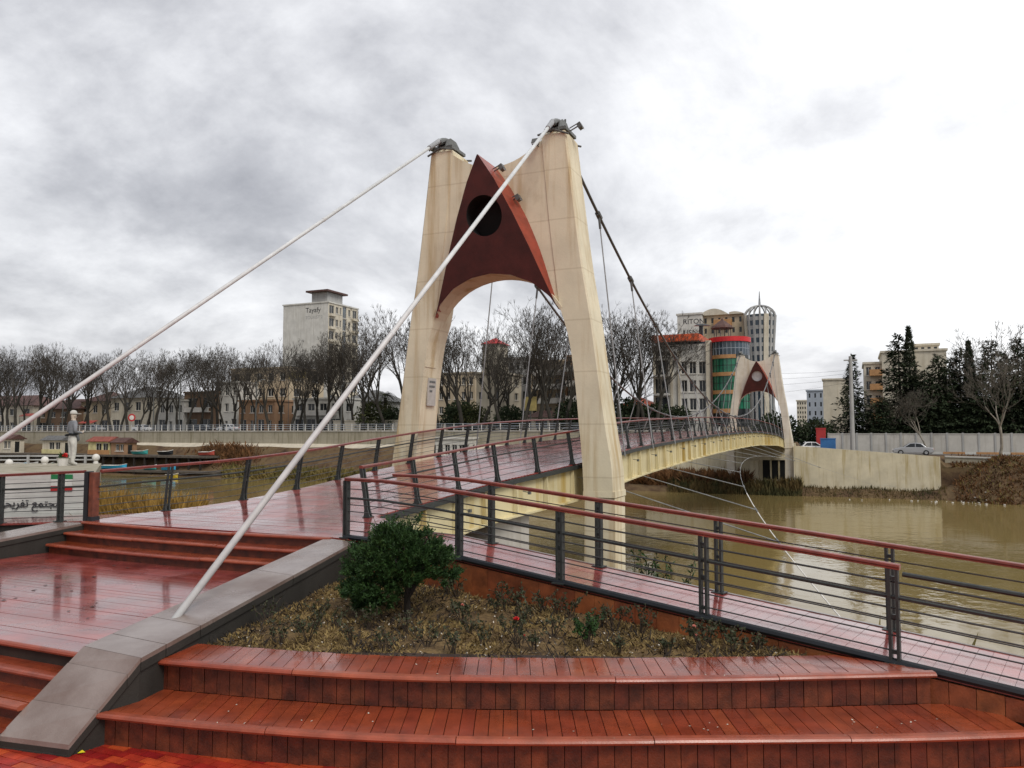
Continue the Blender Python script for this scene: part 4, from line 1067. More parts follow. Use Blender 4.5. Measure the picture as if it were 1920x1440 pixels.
LM = [(50, 'behind the pale end hut of the jetty'), (105, 'behind the cream open fronted hut'), (150, 'behind the statue'), (190, 'behind the cream hut with orange base'), (225, 'behind the rust orange hut'), (250, 'behind the jetty between rust hut and teal boat'),
      (275, 'behind the teal boat'), (310, 'behind the black boat'), (375, 'before the white shop front house'), (410, 'before the brown house with white balcony'), (440, 'before the tall narrow white house'), (480, 'beside the orange plastered house'), (520, 'leaning before the orange plastered house'),
      (560, 'under the yellow banner'), (590, 'before the white house with long balconies'), (630, 'before the blank gable of the white tower block'), (660, 'before the balconies of the white tower block'), (700, 'before the beige garden wall'), (740, 'beside the palm tree'), (770, 'crossing behind the tower leg farther from the ramp'),
      (840, 'just inside the arch by the notice plate'), (890, 'left of the belfry house in the arch'), (920, 'before the belfry house in the arch'), (960, 'right of the belfry house in the arch'), (1000, 'beside the yellow sign board'), (1020, 'right behind the yellow sign board'), (1045, 'forked in two before the tan block'), (1100, 'before the orange fronted block'),
      (1150, 'next to the tower leg nearer the ramp'), (1180, 'left of the red roofed kiosk'), (1200, 'behind the red roofed kiosk'), (1220, 'between red roofed kiosk and hotel'), (1300, 'in front of the hotel balconies')]
for px, hpx, k in TR:
    loc = ps(px, 88+random.uniform(-1.2, 1.5), 3.05); H = hpx/F*loc.y
    lb = 'bare winter plane tree on the quay '+next(t for lim, t in LM if px < lim); gp = 'bare plane trees along the quay'
    loc.z = gz(*sv(loc))-.05
    plant(protos, k, loc, random.uniform(0, 6.28), H/18*random.uniform(.96, 1.09), lb, gp)
# back row, behind the first
for px in (5, 50, 85, 122, 155, 188, 226, 275, 312, 334, 376, 410, 436, 480, 528, 560, 596, 640, 665, 700, 845, 890, 925, 960, 995, 1022, 1050, 1178):
    loc = ps(px, 97+random.uniform(-2, 3), 3.05); plant(protos, random.randrange(5), loc, random.uniform(0, 6.28), random.uniform(.85, .98), 'bare winter tree in the second row behind the quay', 'second row of bare trees')
pale = [bare_tree(71, 9, .03, 'bark_pale', 'twig_pale', .42, 1.5), bare_tree(83, 13, .04, 'bark_pale', 'twig_pale', .42, 1.2)]
plant(pale, 0, ps(1738, 82.5, .2), 1.0, .95, 'small pale barked bare tree beside the silver car', 'bare roadside trees')
plant(pale, 1, ps(1872, 82.0, .2), 2.0, .95, 'taller pale barked bare tree with forked limbs by the grey wall', 'bare roadside trees')
plant(pale, 1, ps(1912, 95, .2), .5, 1.35, 'bare tree rising above the conifers at the end of the grey wall', 'bare roadside trees')

def conifer(seed, H, Rb, kind, nm='needle'):
    rs = random.Random(seed); root = thing('conifer', 'x', 'tree'); tr = MB(); cr = MB()
    tr.tube([(0, 0, -.1), (0, 0, H*.5), (0, 0, H*.97)], [H*.018, H*.011, .03], 6, False)
    if kind == 'spire':
        for i in range(1500):
            z = H*rs.uniform(.04, 1); u = z/H; r_ = Rb*(min(1, u*6)*(1-u**2.2)**.7)*(.85+.3*noise.noise(Vector((z*.7, seed, 0))))
            a = rs.uniform(0, 6.28); p = Vector((math.cos(a)*r_, math.sin(a)*r_, z)); d = Vector((math.cos(a)*.35, math.sin(a)*.35, 1))
            for k in range(3):
                e_ = Vector((rs.gauss(0, .25), rs.gauss(0, .25), rs.gauss(0, .2))); leaf(cr, p, d+e_, Vector((rs.random(), rs.random(), .1)), rs.uniform(.3, .7), rs.uniform(.08, .2))
    else:
        layers = int(H*2.3)
        for i in range(layers):
            u = (i+.5)/layers; z = H*(.07+.92*u); R0 = Rb*((1-u)**(.8 if kind == 'wide' else 1.0))*rs.uniform(.75, 1.15)
            nb = max(4, int(5+9*(1-u)))
            for b in range(nb):
                a = rs.uniform(0, 6.28); l = R0*rs.uniform(.6, 1.15)+.15; dr = Vector((math.cos(a), math.sin(a), 0)); el = rs.uniform(.0, .35) if kind == 'wide' else rs.uniform(-.3, .05)
                q = [Vector((0, 0, z))+dr*l*t+Vector((0, 0, l*(el*t-.22*t*t))) for t in (0, .5, 1)]
                tr.tube(q, [.04, .028, .01], 3, False)
                for k in range(int(6+l*9)):
                    t = rs.uniform(.12, 1.05); p = q[0]+(q[2]-q[0])*t+Vector((0, 0, .06*l)); sd_ = Vector((-dr.y, dr.x, 0))*rs.gauss(0, .22*l*(1.1-t)+.06)
                    p = p+sd_+Vector((0, 0, rs.gauss(0, .1)))
                    leaf(cr, p, dr*rs.uniform(.2, 1)+sd_*.8+Vector((0, 0, rs.uniform(-.5, .35))), Vector((rs.gauss(0, .4), rs.gauss(0, .4), 1)), rs.uniform(.3, .75), rs.uniform(.12, .3))
    tr.build('trunk', MAT['bark_dark'], root); cr.build('crown', MAT[nm], root); fix_kids(root); return root
CP = [conifer(1, 16, 5.6, 'wide'), conifer(2, 16, 4.2, 'fir'), conifer(3, 16, 1.0, 'spire'), conifer(4, 14, 5.4, 'wide', 'needle2')]
for px, top, s_, k, lb, wx in [(1600, 660, 96, 1, 'single dark fir with drooping tiers behind the concrete pole', 1.0), (1688, 622, 98, 0, 'broad dark cedar in front of the orange balconies', 1.05), (1708, 613, 101, 2, 'slim dark cypress spire beside the broad cedar', 1),
        (1762, 660, 97, 3, 'dark green cedar in the middle of the conifer row', 1), (1802, 648, 99, 0, 'dense dark cedar right of the cream block behind the wall', .85), (1820, 640, 103, 2, 'thin cypress spire rising between two cedars', 1), (1735, 690, 95, 3, 'low spreading cedar just behind the grey wall', 1), (1862, 632, 97, 3, 'tall olive green conifer behind the forked bare tree', 1), (1912, 628, 96, 0, 'large dark conifer at the end of the grey wall', 1), (1655, 740, 94, 3, 'small dark conifer at the foot of the broad cedar', 1.0), (1840, 700, 95, 3, 'short dense conifer between the two bare roadside trees', 1), (1782, 668, 101, 0, 'dark cedar filling the gap behind the low spreading cedar', 1), (1885, 655, 101, 1, 'dark fir behind the forked bare tree', 1), (1718, 700, 97, 0, 'short dark cedar under the cypress spire', 1), (1940, 640, 99, 0, 'dark cedar beyond the end of the panel wall', 1), (1560, 785, 97, 3, 'low dark evergreen shrub tree near the blue box', 1.0)]:
    loc = ps(px, s_, .2); H = (810-top)/F*loc.y+2.6; hp = [16, 16, 16, 14][k]
    plant(CP, k, loc, random.uniform(0, 6.28), H/hp, lb, 'conifers behind the grey wall')
# evergreen shrubs and palm behind the near tower
def shrubtree(seed, rx, rz_, m_):
    rs = random.Random(seed); root = thing('evergreen_bush', 'x', 'bush'); cr = MB(); tr = MB().tube([(0, 0, -.1), (.1, 0, rz_)], [.2, .1], 6)
    for i in range(2600):
        d = Vector((rs.gauss(0, 1), rs.gauss(0, 1), rs.gauss(0, 1))).normalized(); u = rs.random()**.4*(1+.3*noise.noise(d*2.5+Vector((seed, 0, 0))))
        p = Vector((d.x*rx*u, d.y*rx*u, rz_+d.z*rz_*u)); 
        if p.z < .1: continue
        leaf(cr, p, d+Vector((rs.gauss(0, .6), rs.gauss(0, .6), rs.gauss(0, .6))), Vector((rs.gauss(0, 1), rs.gauss(0, 1), 1)), rs.uniform(.25, .55), rs.uniform(.15, .3))
    tr.build('trunk', MAT['bark_dark'], root); cr.build('crown', MAT[m_], root); fix_kids(root); return root
SB = [shrubtree(5, 3.0, 2.2, 'palm_leaf'), shrubtree(6, 2.4, 2.0, 'needle2')]
for px, k, sc, lb in [(705, 0, 1.15, 'brown green rounded bush behind the beige quay wall left of the tower'), (735, 1, 1.0, 'dark evergreen bush close to the tower leg behind the quay wall'), (862, 1, 1.2, 'dark evergreen bush behind the quay between arch leg and pale belfry house'), (885, 0, 1.0, 'brown bush before the pale belfry house'), (955, 1, 1.0, 'low evergreen bush behind the quay under the yellow board'), (1075, 1, 1.2, 'dark bush partly hidden by the tower leg nearer the ramp'), (1180, 1, 1.2, 'dark bush beside the red roofed kiosk'), (1225, 1, 1.0, 'dark evergreen hedge bush in front of the hotel'), (1270, 1, .9, 'round evergreen bush by the hotel door'), (1455, 1, 1.3, 'dark bush seen under the far tower arch'), (1525, 1, 1.1, 'dark bush right of the far tower')]:
    loc = ps(px, 91.5 if px < 1240 else 93, 0); loc.z = gz(*sv(loc)); plant(SB, k, loc, px*.1, sc, lb, 'evergreen bushes on the far bank')
pm = ps(722, 92, 3.05); pt_ = thing('palm_tree', 'bushy palm tree with arching fronds behind the beige quay wall', 'palm', pm)
MB().tube([pm+Vector((0, 0, -.1)), pm+Vector((.1, 0, 3)), pm+Vector((0, 0, 6.0))], [.35, .3, .28], 8).build('trunk', MAT['bark_far'], pt_)
fr = MB()
for k in range(60):
    a = random.uniform(0, 6.28); el0 = random.uniform(-.2, 1.2); l = random.uniform(2.4, 3.4); dr = Vector((math.cos(a), math.sin(a), 0)); pts = []
    for i in range(9):
        t = i/8; pts.append(pm+Vector((0, 0, 6))+dr*l*t*math.cos(el0*.8)+Vector((0, 0, l*(math.sin(el0)*t-.75*t*t))))
    for i in range(1, 9):
        for sd in (-1, 1): leaf(fr, pts[i], (pts[i]-pts[i-1])*1.4+Vector((-dr.y, dr.x, -.3))*sd*.5, Vector((0, 0, 1)), .65, .13)
fr.build('frond', MAT['palm_leaf'], pt_)
for pr, loc, rz, sc, label, group in PEND:
    pr.location = loc; pr.rotation_euler = (0, 0, rz); pr.scale = (sc, sc, sc); pr['label'] = label; pr['group'] = group

# ================================================================== FAR BANK: WALLS
concrete('w_white', (.60, .59, .55), (.38, .36, .31), .4, 0)
concrete('w_cream', (.58, .53, .43), (.38, .32, .22), .4, 0)
concrete('w_tan', (.46, .38, .27), (.30, .22, .13), .4, 0)
concrete('w_orange', (.33, .20, .12), (.22, .13, .07), .5, 0)
concrete('w_grey', (.40, .40, .39), (.26, .25, .23), .4, 0)
concrete('w_blue', (.36, .40, .46), (.28, .30, .34), .3, 0)
concrete('w_brown', (.20, .13, .085), (.10, .07, .05), .4, 0)
mat('glass_dark', (.02, .024, .026), .12, .3, .3)
mat('glass_green', (.02, .15, .085), .12, .5, .4)
mat('glass_blue', (.05, .075, .10), .1, .4, .3)
mat('roof_orange', (.62, .10, .025), .55, .15, 1)
mat('roof_red', (.55, .015, .02), .5, .12, 1)
mat('roof_brown', (.085, .04, .032), .7, .3, 2)
mat('roof_grey', (.12, .12, .12), .7, .3, 2)
mat('roof_rust', (.24, .065, .045), .7, .3, 2)
mat('trim_orange', (.42, .22, .09), .6, .2, 1)
mat('trim_white', (.62, .60, .56), .6, .1, 1)
mat('ink', (.03, .03, .035), .7, .1)
def wallbox(name, label, cat, s0, s1, v0, v1, z0a, z0b, za, zb, mt, cope=None):
    """wall along v; top may slope from za (v0) to zb (v1)"""
    t = thing(name, label, cat, B(s0, (v0+v1)/2, z0a))
    MB().hexa([B(s0, v0, z0a), B(s0, v1, z0b), B(s1, v1, z0b), B(s1, v0, z0a)], [B(s0, v0, za), B(s0, v1, zb), B(s1, v1, zb), B(s1, v0, za)]).build('wall', MAT[mt], t)
    if cope: MB().hexa([B(s0-.12, v0, za), B(s0-.12, v1, zb), B(s1+.1, v1, zb), B(s1+.1, v0, za)], [B(s0-.12, v0, za+.16), B(s0-.12, v1, zb+.16), B(s1+.1, v1, zb+.16), B(s1+.1, v0, za+.16)]).build('coping', MAT[cope], t)
    return t
vat = lambda px, s_: sv(ps(px, s_))[1]
wallbox('quay_wall', 'long weathered stone quay wall below the row of bare trees', 'quay wall', 83.7, 84.5, vat(-120, 84), -13.5, -.6, -.6, 3.08, 3.08, 'stone_wall', 'grey_wall')
qw = [o for o in bpy.data.objects if o.name.startswith('quay_wall')][0]
MB().hexa([B(82.2, vat(240, 83), -.4), B(82.2, -16, -.4), B(83.7, -16, -.2), B(83.7, vat(240, 83), -.2)], [B(82.2, vat(240, 83), .35), B(82.2, -16, .35), B(83.7, -16, 1.0), B(83.7, vat(240, 83), 1.0)]).build('footing', MAT['w_cream'], qw)
wallbox('retaining_wall', 'long cream concrete retaining wall beside the far tower at the water', 'retaining wall', 75.9, 76.4, 4.0, 19.5, -5, -5, 1.35, .22, 'abut')
aw = wallbox('abutment_wall', 'cream concrete abutment with a dark doorway beneath the far end of the bridge', 'abutment', 79.6, 80.2, -15, 4.05, -4.5, -4.5, 1.62, 1.62, 'abut')
a0, a1 = vat(1428, 79.5), vat(1474, 79.5)
MB().hexa([B(79.5, a0, -2.9), B(79.5, a1, -2.9), B(79.62, a1, -2.9), B(79.62, a0, -2.9)], [B(79.5, a0, -.55), B(79.5, a1, -.55), B(79.62, a1, -.55), B(79.62, a0, -.55)]).build('doorway', MAT['void_shade'], aw)  # shade of the opening painted as a near-black slab on the wall
MB().hexa([B(79.3, a0-.3, -.5), B(79.3, a1+.3, -.5), B(79.62, a1+.3, -.5), B(79.62, a0-.3, -.5)], [B(79.3, a0-.3, -.2), B(79.3, a1+.3, -.2), B(79.62, a1+.3, -.2), B(79.62, a0-.3, -.2)]).build('lintel', MAT['abut'], aw)
for u in (.33, .66):
    va = a0+(a1-a0)*u; MB().hexa([B(79.42, va-.1, -2.9), B(79.42, va+.1, -2.9), B(79.5, va+.1, -2.9), B(79.5, va-.1, -2.9)], [B(79.42, va-.1, -.55), B(79.42, va+.1, -.55), B(79.5, va+.1, -.55), B(79.5, va-.1, -.55)]).build('pillar', MAT['abut'], aw)
MB().hexa([B(79.0, a0-1.6, -4), B(79.0, a0-.5, -4), B(79.6, a0-.5, -4), B(79.6, a0-1.6, -4)], [B(79.0, a0-1.6, -.6), B(79.0, a0-.5, -.6), B(79.6, a0-.5, -.6), B(79.6, a0-1.6, -.6)]).build('buttress', MAT['abut'], aw)
wallbox('low_wall', 'low grey concrete wall between the cream retaining wall and the mound', 'wall', 77.2, 77.7, 20.1, 24.6, -2.4, -2.4, .15, .05, 'stone_wall', 'grey_wall')
wallbox('beige_wall', 'beige panelled garden wall on the quay left of the near tower', 'wall', 90, 90.3, vat(625, 90), vat(750, 90), 3, 3, 4.9, 4.9, 'w_cream', 'w_cream')
# grey compound wall, panel by panel
cw = thing('compound_wall', 'long pale grey concrete panel wall in front of the conifers', 'wall', ps(1740, 90, .2))
va, vb = vat(1552, 90), vat(1990, 90); n = 15
pm_ = MB().box((0, 0, 1.25), ((vb-va)/n-.06, .16, 2.5)).box((0, 0, 2.55), ((vb-va)/n-.06, .26, .12)).mesh('panel', MAT['grey_wall']); pst = MB().box((0, 0, 1.32), (.22, .3, 2.75)).mesh('pillar', MAT['w_grey'])
for k in range(n):
    inst('panel', pm_, Matrix.Translation(B(90, va+(vb-va)*(k+.5)/n, .2)) @ Matrix.Rotation(BR, 4, 'Z'), cw)
    inst('pillar', pst, Matrix.Translation(B(90, va+(vb-va)*k/n, .2)) @ Matrix.Rotation(BR, 4, 'Z'), cw)
kb = thing('painted_kerb', 'orange and white painted kerb along the road before the panel wall', 'kerb', ps(1840, 87.5, .25))
v = vat(1745, 87.5); k = 0
while v < vat(1990, 87.5):
    MB().hexa([B(87.4, v, .2), B(87.4, v+1.18, .2), B(87.7, v+1.18, .2), B(87.7, v, .2)], [B(87.4, v, .52), B(87.4, v+1.18, .52), B(87.7, v+1.18, .52), B(87.7, v, .52)]).build('kerb_block', MAT['trim_orange' if k % 3 else 'w_white'], kb); v += 1.2; k += 1
# quay railing
qr = thing('quay_railing', 'pale blue white railing along the top of the quay wall', 'railing', ps(300, 84.2, 3.2))
va, vb = vat(-100, 84.2), vat(1110, 84.2); zq = 3.24
for z in (.35, .7, 1.05): MB().beam(B(84.2, va, zq+z), B(84.2, vb, zq+z), .06, .06).build('rail', MAT['w_blue'], qr)
pst = MB().box((0, 0, .55), (.1, .1, 1.1)).mesh('post', MAT['trim_white']); v = va
while v < vb: inst('post', pst, Matrix.Translation(B(84.2, v, zq)) @ Matrix.Rotation(BR, 4, 'Z'), qr); v += 1.6

# ================================================================== BUILDINGS
def zat(px, py, s_, v_=None):
    p = ps(px, s_); return pY(px, py, p.y).z
def depth_to(v1, px):
    k = (px-960)/F
    return (k*T0[1]-k*v1*math.sin(HD)-T0[0]-v1*math.cos(HD))/(math.sin(HD)-k*math.cos(HD))
def facade(t, mp, W, H, ops, mt, rev=.22, glass='glass_dark', frame='trim_white', sill=True, nm='wall', mull=True):
    xs = sorted({0, W, *[o[0] for o in ops], *[o[1] for o in ops]}); zs = sorted({0, H, *[o[2] for o in ops], *[o[3] for o in ops]})
    mb = MB()
    def inside(x, z): return any(o[0] < x < o[1] and o[2] < z < o[3] for o in ops)
    for i in range(len(xs)-1):
        for j in range(len(zs)-1):
            if not inside((xs[i]+xs[i+1])/2, (zs[j]+zs[j+1])/2):
                mb.add([mp(xs[i], zs[j], 0), mp(xs[i+1], zs[j], 0), mp(xs[i+1], zs[j+1], 0), mp(xs[i], zs[j+1], 0)], [(0, 1, 2, 3)])
    for o in ops:
        x0, x1, z0, z1 = o[:4]; c = [(x0, z0), (x1, z0), (x1, z1), (x0, z1)]
        for k in range(4):
            a, b = c[k], c[(k+1) % 4]; mb.add([mp(*a, 0), mp(*b, 0), mp(*b, rev+.1), mp(*a, rev+.1)], [(0, 3, 2, 1)])
    mb.build(nm, MAT[mt], t)
    for o in ops:
        x0, x1, z0, z1 = o[:4]; g = o[4] if len(o) > 4 else glass
        w = MB().hexa([mp(x0, z0, rev), mp(x1, z0, rev), mp(x1, z0, rev+.08), mp(x0, z0, rev+.08)], [mp(x0, z1, rev), mp(x1, z1, rev), mp(x1, z1, rev+.08), mp(x0, z1, rev+.08)]).build('window', MAT[g], t)
        if frame and (x1-x0) > .7:
            f = MB(); b_ = .07
            def bar(xa, xb, za, zb): f.hexa([mp(xa, za, rev-.06), mp(xb, za, rev-.06), mp(xb, za, rev-.004), mp(xa, za, rev-.004)], [mp(xa, zb, rev-.06), mp(xb, zb, rev-.06), mp(xb, zb, rev-.004), mp(xa, zb, rev-.004)])
            bar(x0, x0+b_, z0, z1); bar(x1-b_, x1, z0, z1); bar(x0+b_, x1-b_, z0, z0+b_); bar(x0+b_, x1-b_, z1-b_, z1)
            if mull: bar((x0+x1)/2-.03, (x0+x1)/2+.03, z0+b_, z1-b_)
            f.build('frame', MAT[frame], w)
            if sill:
                s_ = MB().hexa([mp(x0-.1, z0-.12, -.1), mp(x1+.1, z0-.12, -.1), mp(x1+.1, z0-.12, .05), mp(x0-.1, z0-.12, .05)], [mp(x0-.1, z0-.02, -.1), mp(x1+.1, z0-.02, -.1), mp(x1+.1, z0-.02, .05), mp(x0-.1, z0-.02, .05)])
                s_.build('sill', MAT[frame], w)
def grid_ops(W, H, cols, rows, fw=.55, fh=.55, x0=0, z0=0, drop=0, doors=False):
    r_ = []
    for i in range(cols):
        for j in range(rows):
            if random.random() < drop: continue
            cw_, ch = W/cols, H/rows
            if doors and j == 0:
                if i % 2 == 0 or fw > .55: r_.append((x0+cw_*(i+.5-.36), x0+cw_*(i+.5+.36), z0+.08, z0+min(2.7, ch*.8)))
                else: r_.append((x0+cw_*(i+.5-.18), x0+cw_*(i+.5+.18), z0+.08, z0+min(2.3, ch*.75)))
                continue
            r_.append((x0+cw_*(i+.5-fw/2), x0+cw_*(i+.5+fw/2), z0+ch*(j+.5-fh/2), z0+ch*(j+.5+fh/2)))
    return r_
def house(name, label, px0, px1, ytop, s0, depth, mt, cols, rows, roof='flat', z0=None, fw=.5, fh=.5, side=(2, None), roofm='roof_brown', balcony=0, glass='glass_dark', cat='building', ground=True, pxb=None, ops=None, sideops=None, sidemat=None):
    v0, v1 = vat(px0, s0), vat(px1, s0)
    if pxb: depth = depth_to(v1, pxb)-s0
    if z0 is None: z0 = gz(s0, (v0+v1)/2)-.05
    z1 = pY(px1, ytop, ps(px1, s0).y).z; W = v1-v0; H = z1-z0
    t = thing(name, label, cat, B(s0, (v0+v1)/2, z0))
    mpF = lambda x, z, d: B(s0+d, v0+x, z0+z)
    mpS = lambda x, z, d: B(s0+x, v1-d, z0+z)
    facade(t, mpF, W, H, ops if ops is not None else grid_ops(W, H, cols, rows, fw, fh, doors=name == 'quay_house'), mt, glass=glass)
    if sideops is None: sideops = grid_ops(depth, H, side[0], side[1] or rows, .4, fh) if side[0] else []
    facade(t, mpS, depth, H, sideops, sidemat or mt, glass=glass)
    mb = MB()
    mb.add([B(s0+depth, v0, z0), B(s0+depth, v1, z0), B(s0+depth, v1, z1), B(s0+depth, v0, z1)], [(0, 3, 2, 1)])
    mb.add([B(s0, v0, z0), B(s0+depth, v0, z0), B(s0+depth, v0, z1), B(s0, v0, z1)], [(0, 3, 2, 1)])
    mb.add([B(s0+.5, v0+.5, z0), B(s0+.5, v1-.5, z0), B(s0+depth-.5, v1-.5, z0), B(s0+depth-.5, v0+.5, z0), B(s0+.5, v0+.5, z1-.1), B(s0+.5, v1-.5, z1-.1), B(s0+depth-.5, v1-.5, z1-.1), B(s0+depth-.5, v0+.5, z1-.1)], [(0, 1, 5, 4), (1, 2, 6, 5), (2, 3, 7, 6), (3, 0, 4, 7)])
    mb.build('rear_wall', MAT[mt], t)
    if roof == 'flat':
        MB().hexa([B(s0-.2, v0-.2, z1), B(s0-.2, v1+.2, z1), B(s0+depth+.2, v1+.2, z1), B(s0+depth+.2, v0-.2, z1)], [B(s0-.2, v0-.2, z1+.35), B(s0-.2, v1+.2, z1+.35), B(s0+depth+.2, v1+.2, z1+.35), B(s0+depth+.2, v0-.2, z1+.35)]).build('roof', MAT[mt], t)
    elif roof == 'hip':
        h = min(W, depth)*.28; e = .6; a = .5*min(W, depth)
        b = [B(s0-e, v0-e, z1), B(s0-e, v1+e, z1), B(s0+depth+e, v1+e, z1), B(s0+depth+e, v0-e, z1)]
        if W > depth: r_ = [B(s0+depth/2, v0+a, z1+h), B(s0+depth/2, v1-a, z1+h)]; fs = [(0, 1, 5, 4), (1, 2, 5), (2, 3, 4, 5), (3, 0, 4), (0, 3, 2, 1)]
        else: r_ = [B(s0+a, (v0+v1)/2, z1+h), B(s0+depth-a, (v0+v1)/2, z1+h)]; fs = [(0, 1, 4), (1, 2, 5, 4), (2, 3, 5), (3, 0, 4, 5), (0, 3, 2, 1)]
        MB().add(b+r_, fs).build('roof', MAT[roofm], t)
    for j in range(balcony):
        zb = z0+H*(j+1)/(balcony+1)
        bm = MB().hexa([B(s0-1.1, v0+.1*W, zb), B(s0-1.1, v1-.1*W, zb), B(s0, v1-.1*W, zb), B(s0, v0+.1*W, zb)], [B(s0-1.1, v0+.1*W, zb+.18), B(s0-1.1, v1-.1*W, zb+.18), B(s0, v1-.1*W, zb+.18), B(s0, v0+.1*W, zb+.18)]).build('balcony', MAT['trim_white'], t)
        MB().hexa([B(s0-1.1, v0+.1*W, zb+.18), B(s0-1.1, v1-.1*W, zb+.18), B(s0-1.0, v1-.1*W, zb+.18), B(s0-1.0, v0+.1*W, zb+.18)], [B(s0-1.1, v0+.1*W, zb+1.0), B(s0-1.1, v1-.1*W, zb+1.0), B(s0-1.0, v1-.1*W, zb+1.0), B(s0-1.0, v0+.1*W, zb+1.0)]).build('parapet', MAT['trim_white'], bm)
    return t, (s0, depth, v0, v1, z0, z1)
def text3d(body, origin, xdir, size, mt, parent, name, zdir=Vector((0, 0, 1)), off=.02, font=None, align='LEFT'):
    cu = bpy.data.curves.new('txt', 'FONT'); cu.body = body; cu.size = size; cu.extrude = .01; cu.align_x = align
    ob = bpy.data.objects.new('txt', cu); COL.objects.link(ob)
    dg = bpy.context.evaluated_depsgraph_get(); me = bpy.data.meshes.new_from_object(ob.evaluated_get(dg)); bpy.data.objects.remove(ob)
    x = Vector(xdir).normalized(); n = x.cross(zdir)
    m = Matrix(((x.x, zdir.x, n.x, 0), (x.y, zdir.y, n.y, 0), (x.z, zdir.z, n.z, 0), (0, 0, 0, 1)))
    me.transform(Matrix.Translation(Vector(origin)+n*off) @ m); me.materials.clear(); me.materials.append(MAT[mt])
    o = bpy.data.objects.new(name, me); COL.objects.link(o); put(o, parent); return o
VD = Vector((math.cos(HD), -math.sin(HD), 0)); UD = Vector((math.sin(HD), math.cos(HD), 0))

# --- tall white tower block on the left
s0 = 140; v1 = vat(613, s0); dep = depth_to(v1, 669)-s0
z1 = pY(613, 567, ps(613, s0).y).z; Ht = z1-3.0
so = []; nf = 10; fh = Ht/nf
for j in range(nf):
    z = j*fh
    so += [(dep*.03, dep*.19, z+.5, z+fh-.55), (dep*.24, dep*.33, z+.9, z+fh-.7), (dep*.37, dep*.43, z+.9, z+fh-.7), (dep*.47, dep*.60, z+.15, z+fh-.15, 'glass_blue'), (dep*.66, dep*.74, z+.9, z+fh-.7), (dep*.81, dep*.96, z+.5, z+fh-.55)]
tb, dm = house('tower_block', 'tall white tower block with blank gable and writing rising behind the bare trees', 528, 613, 567, s0, 0, 'w_white', 1, 1, pxb=669, ops=[], sideops=so, sidemat='w_cream', z0=3.0)
(s0, dep, v0, v1, z0, z1) = dm
pe = MB().hexa([B(s0+dep*.02, v0+(v1-v0)*.62, z1), B(s0+dep*.02, v1-.6, z1), B(s0+dep*.52, v1-.6, z1), B(s0+dep*.52, v0+(v1-v0)*.62, z1)], [B(s0+dep*.02, v0+(v1-v0)*.62, z1+2.9), B(s0+dep*.02, v1-.6, z1+2.9), B(s0+dep*.52, v1-.6, z1+2.9), B(s0+dep*.52, v0+(v1-v0)*.62, z1+2.9)]).build('penthouse', MAT['w_grey'], tb)
MB().hexa([B(s0-1, v0+(v1-v0)*.55, z1+2.9), B(s0-1, v1+.4, z1+2.9), B(s0+dep*.6, v1+.4, z1+2.9), B(s0+dep*.6, v0+(v1-v0)*.55, z1+2.9)], [B(s0-1, v0+(v1-v0)*.55, z1+3.35), B(s0-1, v1+.4, z1+3.35), B(s0+dep*.6, v1+.4, z1+3.35), B(s0+dep*.6, v0+(v1-v0)*.55, z1+3.35)]).build('penthouse_roof', MAT['roof_brown'], pe)
for j in range(nf):
    for a, b in ((.02, .2), (.8, .97)):
        zb = z0+j*fh
        MB().hexa([B(s0+dep*a, v1, zb-.1), B(s0+dep*a, v1+.7, zb-.1), B(s0+dep*b, v1+.7, zb-.1), B(s0+dep*b, v1, zb-.1)], [B(s0+dep*a, v1, zb+.55), B(s0+dep*a, v1+.7, zb+.55), B(s0+dep*b, v1+.7, zb+.55), B(s0+dep*b, v1, zb+.55)]).build('balcony', MAT['w_cream'], tb)
W = v1-v0
text3d('Tayafy', B(s0, v0+W*.50, z1-2.3), VD, 1.9, 'ink', tb, 'lettering')
text3d('TOURIST 2', B(s0, v0+W*.50, z1-4.0), VD, 1.15, 'w_grey', tb, 'lettering')

# --- low houses on the quay
house('quay_house', 'low cream and orange house at the edge of the quay behind the first bare trees', -60, 62, 760, 101, 10, 'w_cream', 5, 2, 'hip', roofm='roof_brown')
house('quay_house', 'dark brown low house with tiled roof on the quay behind the boats', 70, 150, 766, 103, 9, 'w_brown', 4, 2, 'hip')
house('quay_house', 'tan single gable house behind the statue side quay trees', 152, 205, 752, 104, 9, 'w_tan', 3, 2, 'hip')
house('quay_house', 'cream two storey house with dark hipped roof on the quay', 208, 290, 745, 101, 10, 'w_cream', 4, 2, 'hip', roofm='roof_grey')
house('quay_house', 'white two storey house with shop front on the quay', 296, 345, 752, 100, 9, 'w_white', 3, 2, 'flat')
house('quay_house', 'brown house with white balcony between two white houses', 345, 404, 736, 101, 10, 'w_brown', 2, 2, 'flat', balcony=1, fw=.6)
house('quay_house', 'tall narrow white house with three rows of windows on the quay', 404, 446, 718, 102, 10, 'w_white', 3, 3, 'flat')
house('quay_house', 'tan house with orange upper storey before the white tower block', 432, 540, 690, 108, 12, 'w_tan', 5, 4, 'flat')
house('quay_house', 'orange plastered house with small windows behind leaning bare trees', 448, 515, 752, 99, 8, 'w_orange', 4, 2, 'flat')
house('quay_house', 'white house with long balconies at the foot of the tower block', 550, 640, 748, 101, 11, 'w_white', 4, 2, 'flat', balcony=1, fw=.6)
house('quay_house', 'grey house beyond the beige garden wall left of the near tower', 640, 720, 752, 108, 9, 'w_grey', 4, 2, 'hip', roofm='roof_grey')
yb = thing('banner', 'yellow banner hanging over the tan house front', 'banner', ps(560, 98.5, 10))
q0, q1 = vat(540, 98.5), vat(572, 98.5); zz_ = pY(555, 703, ps(555, 98.5).y).z
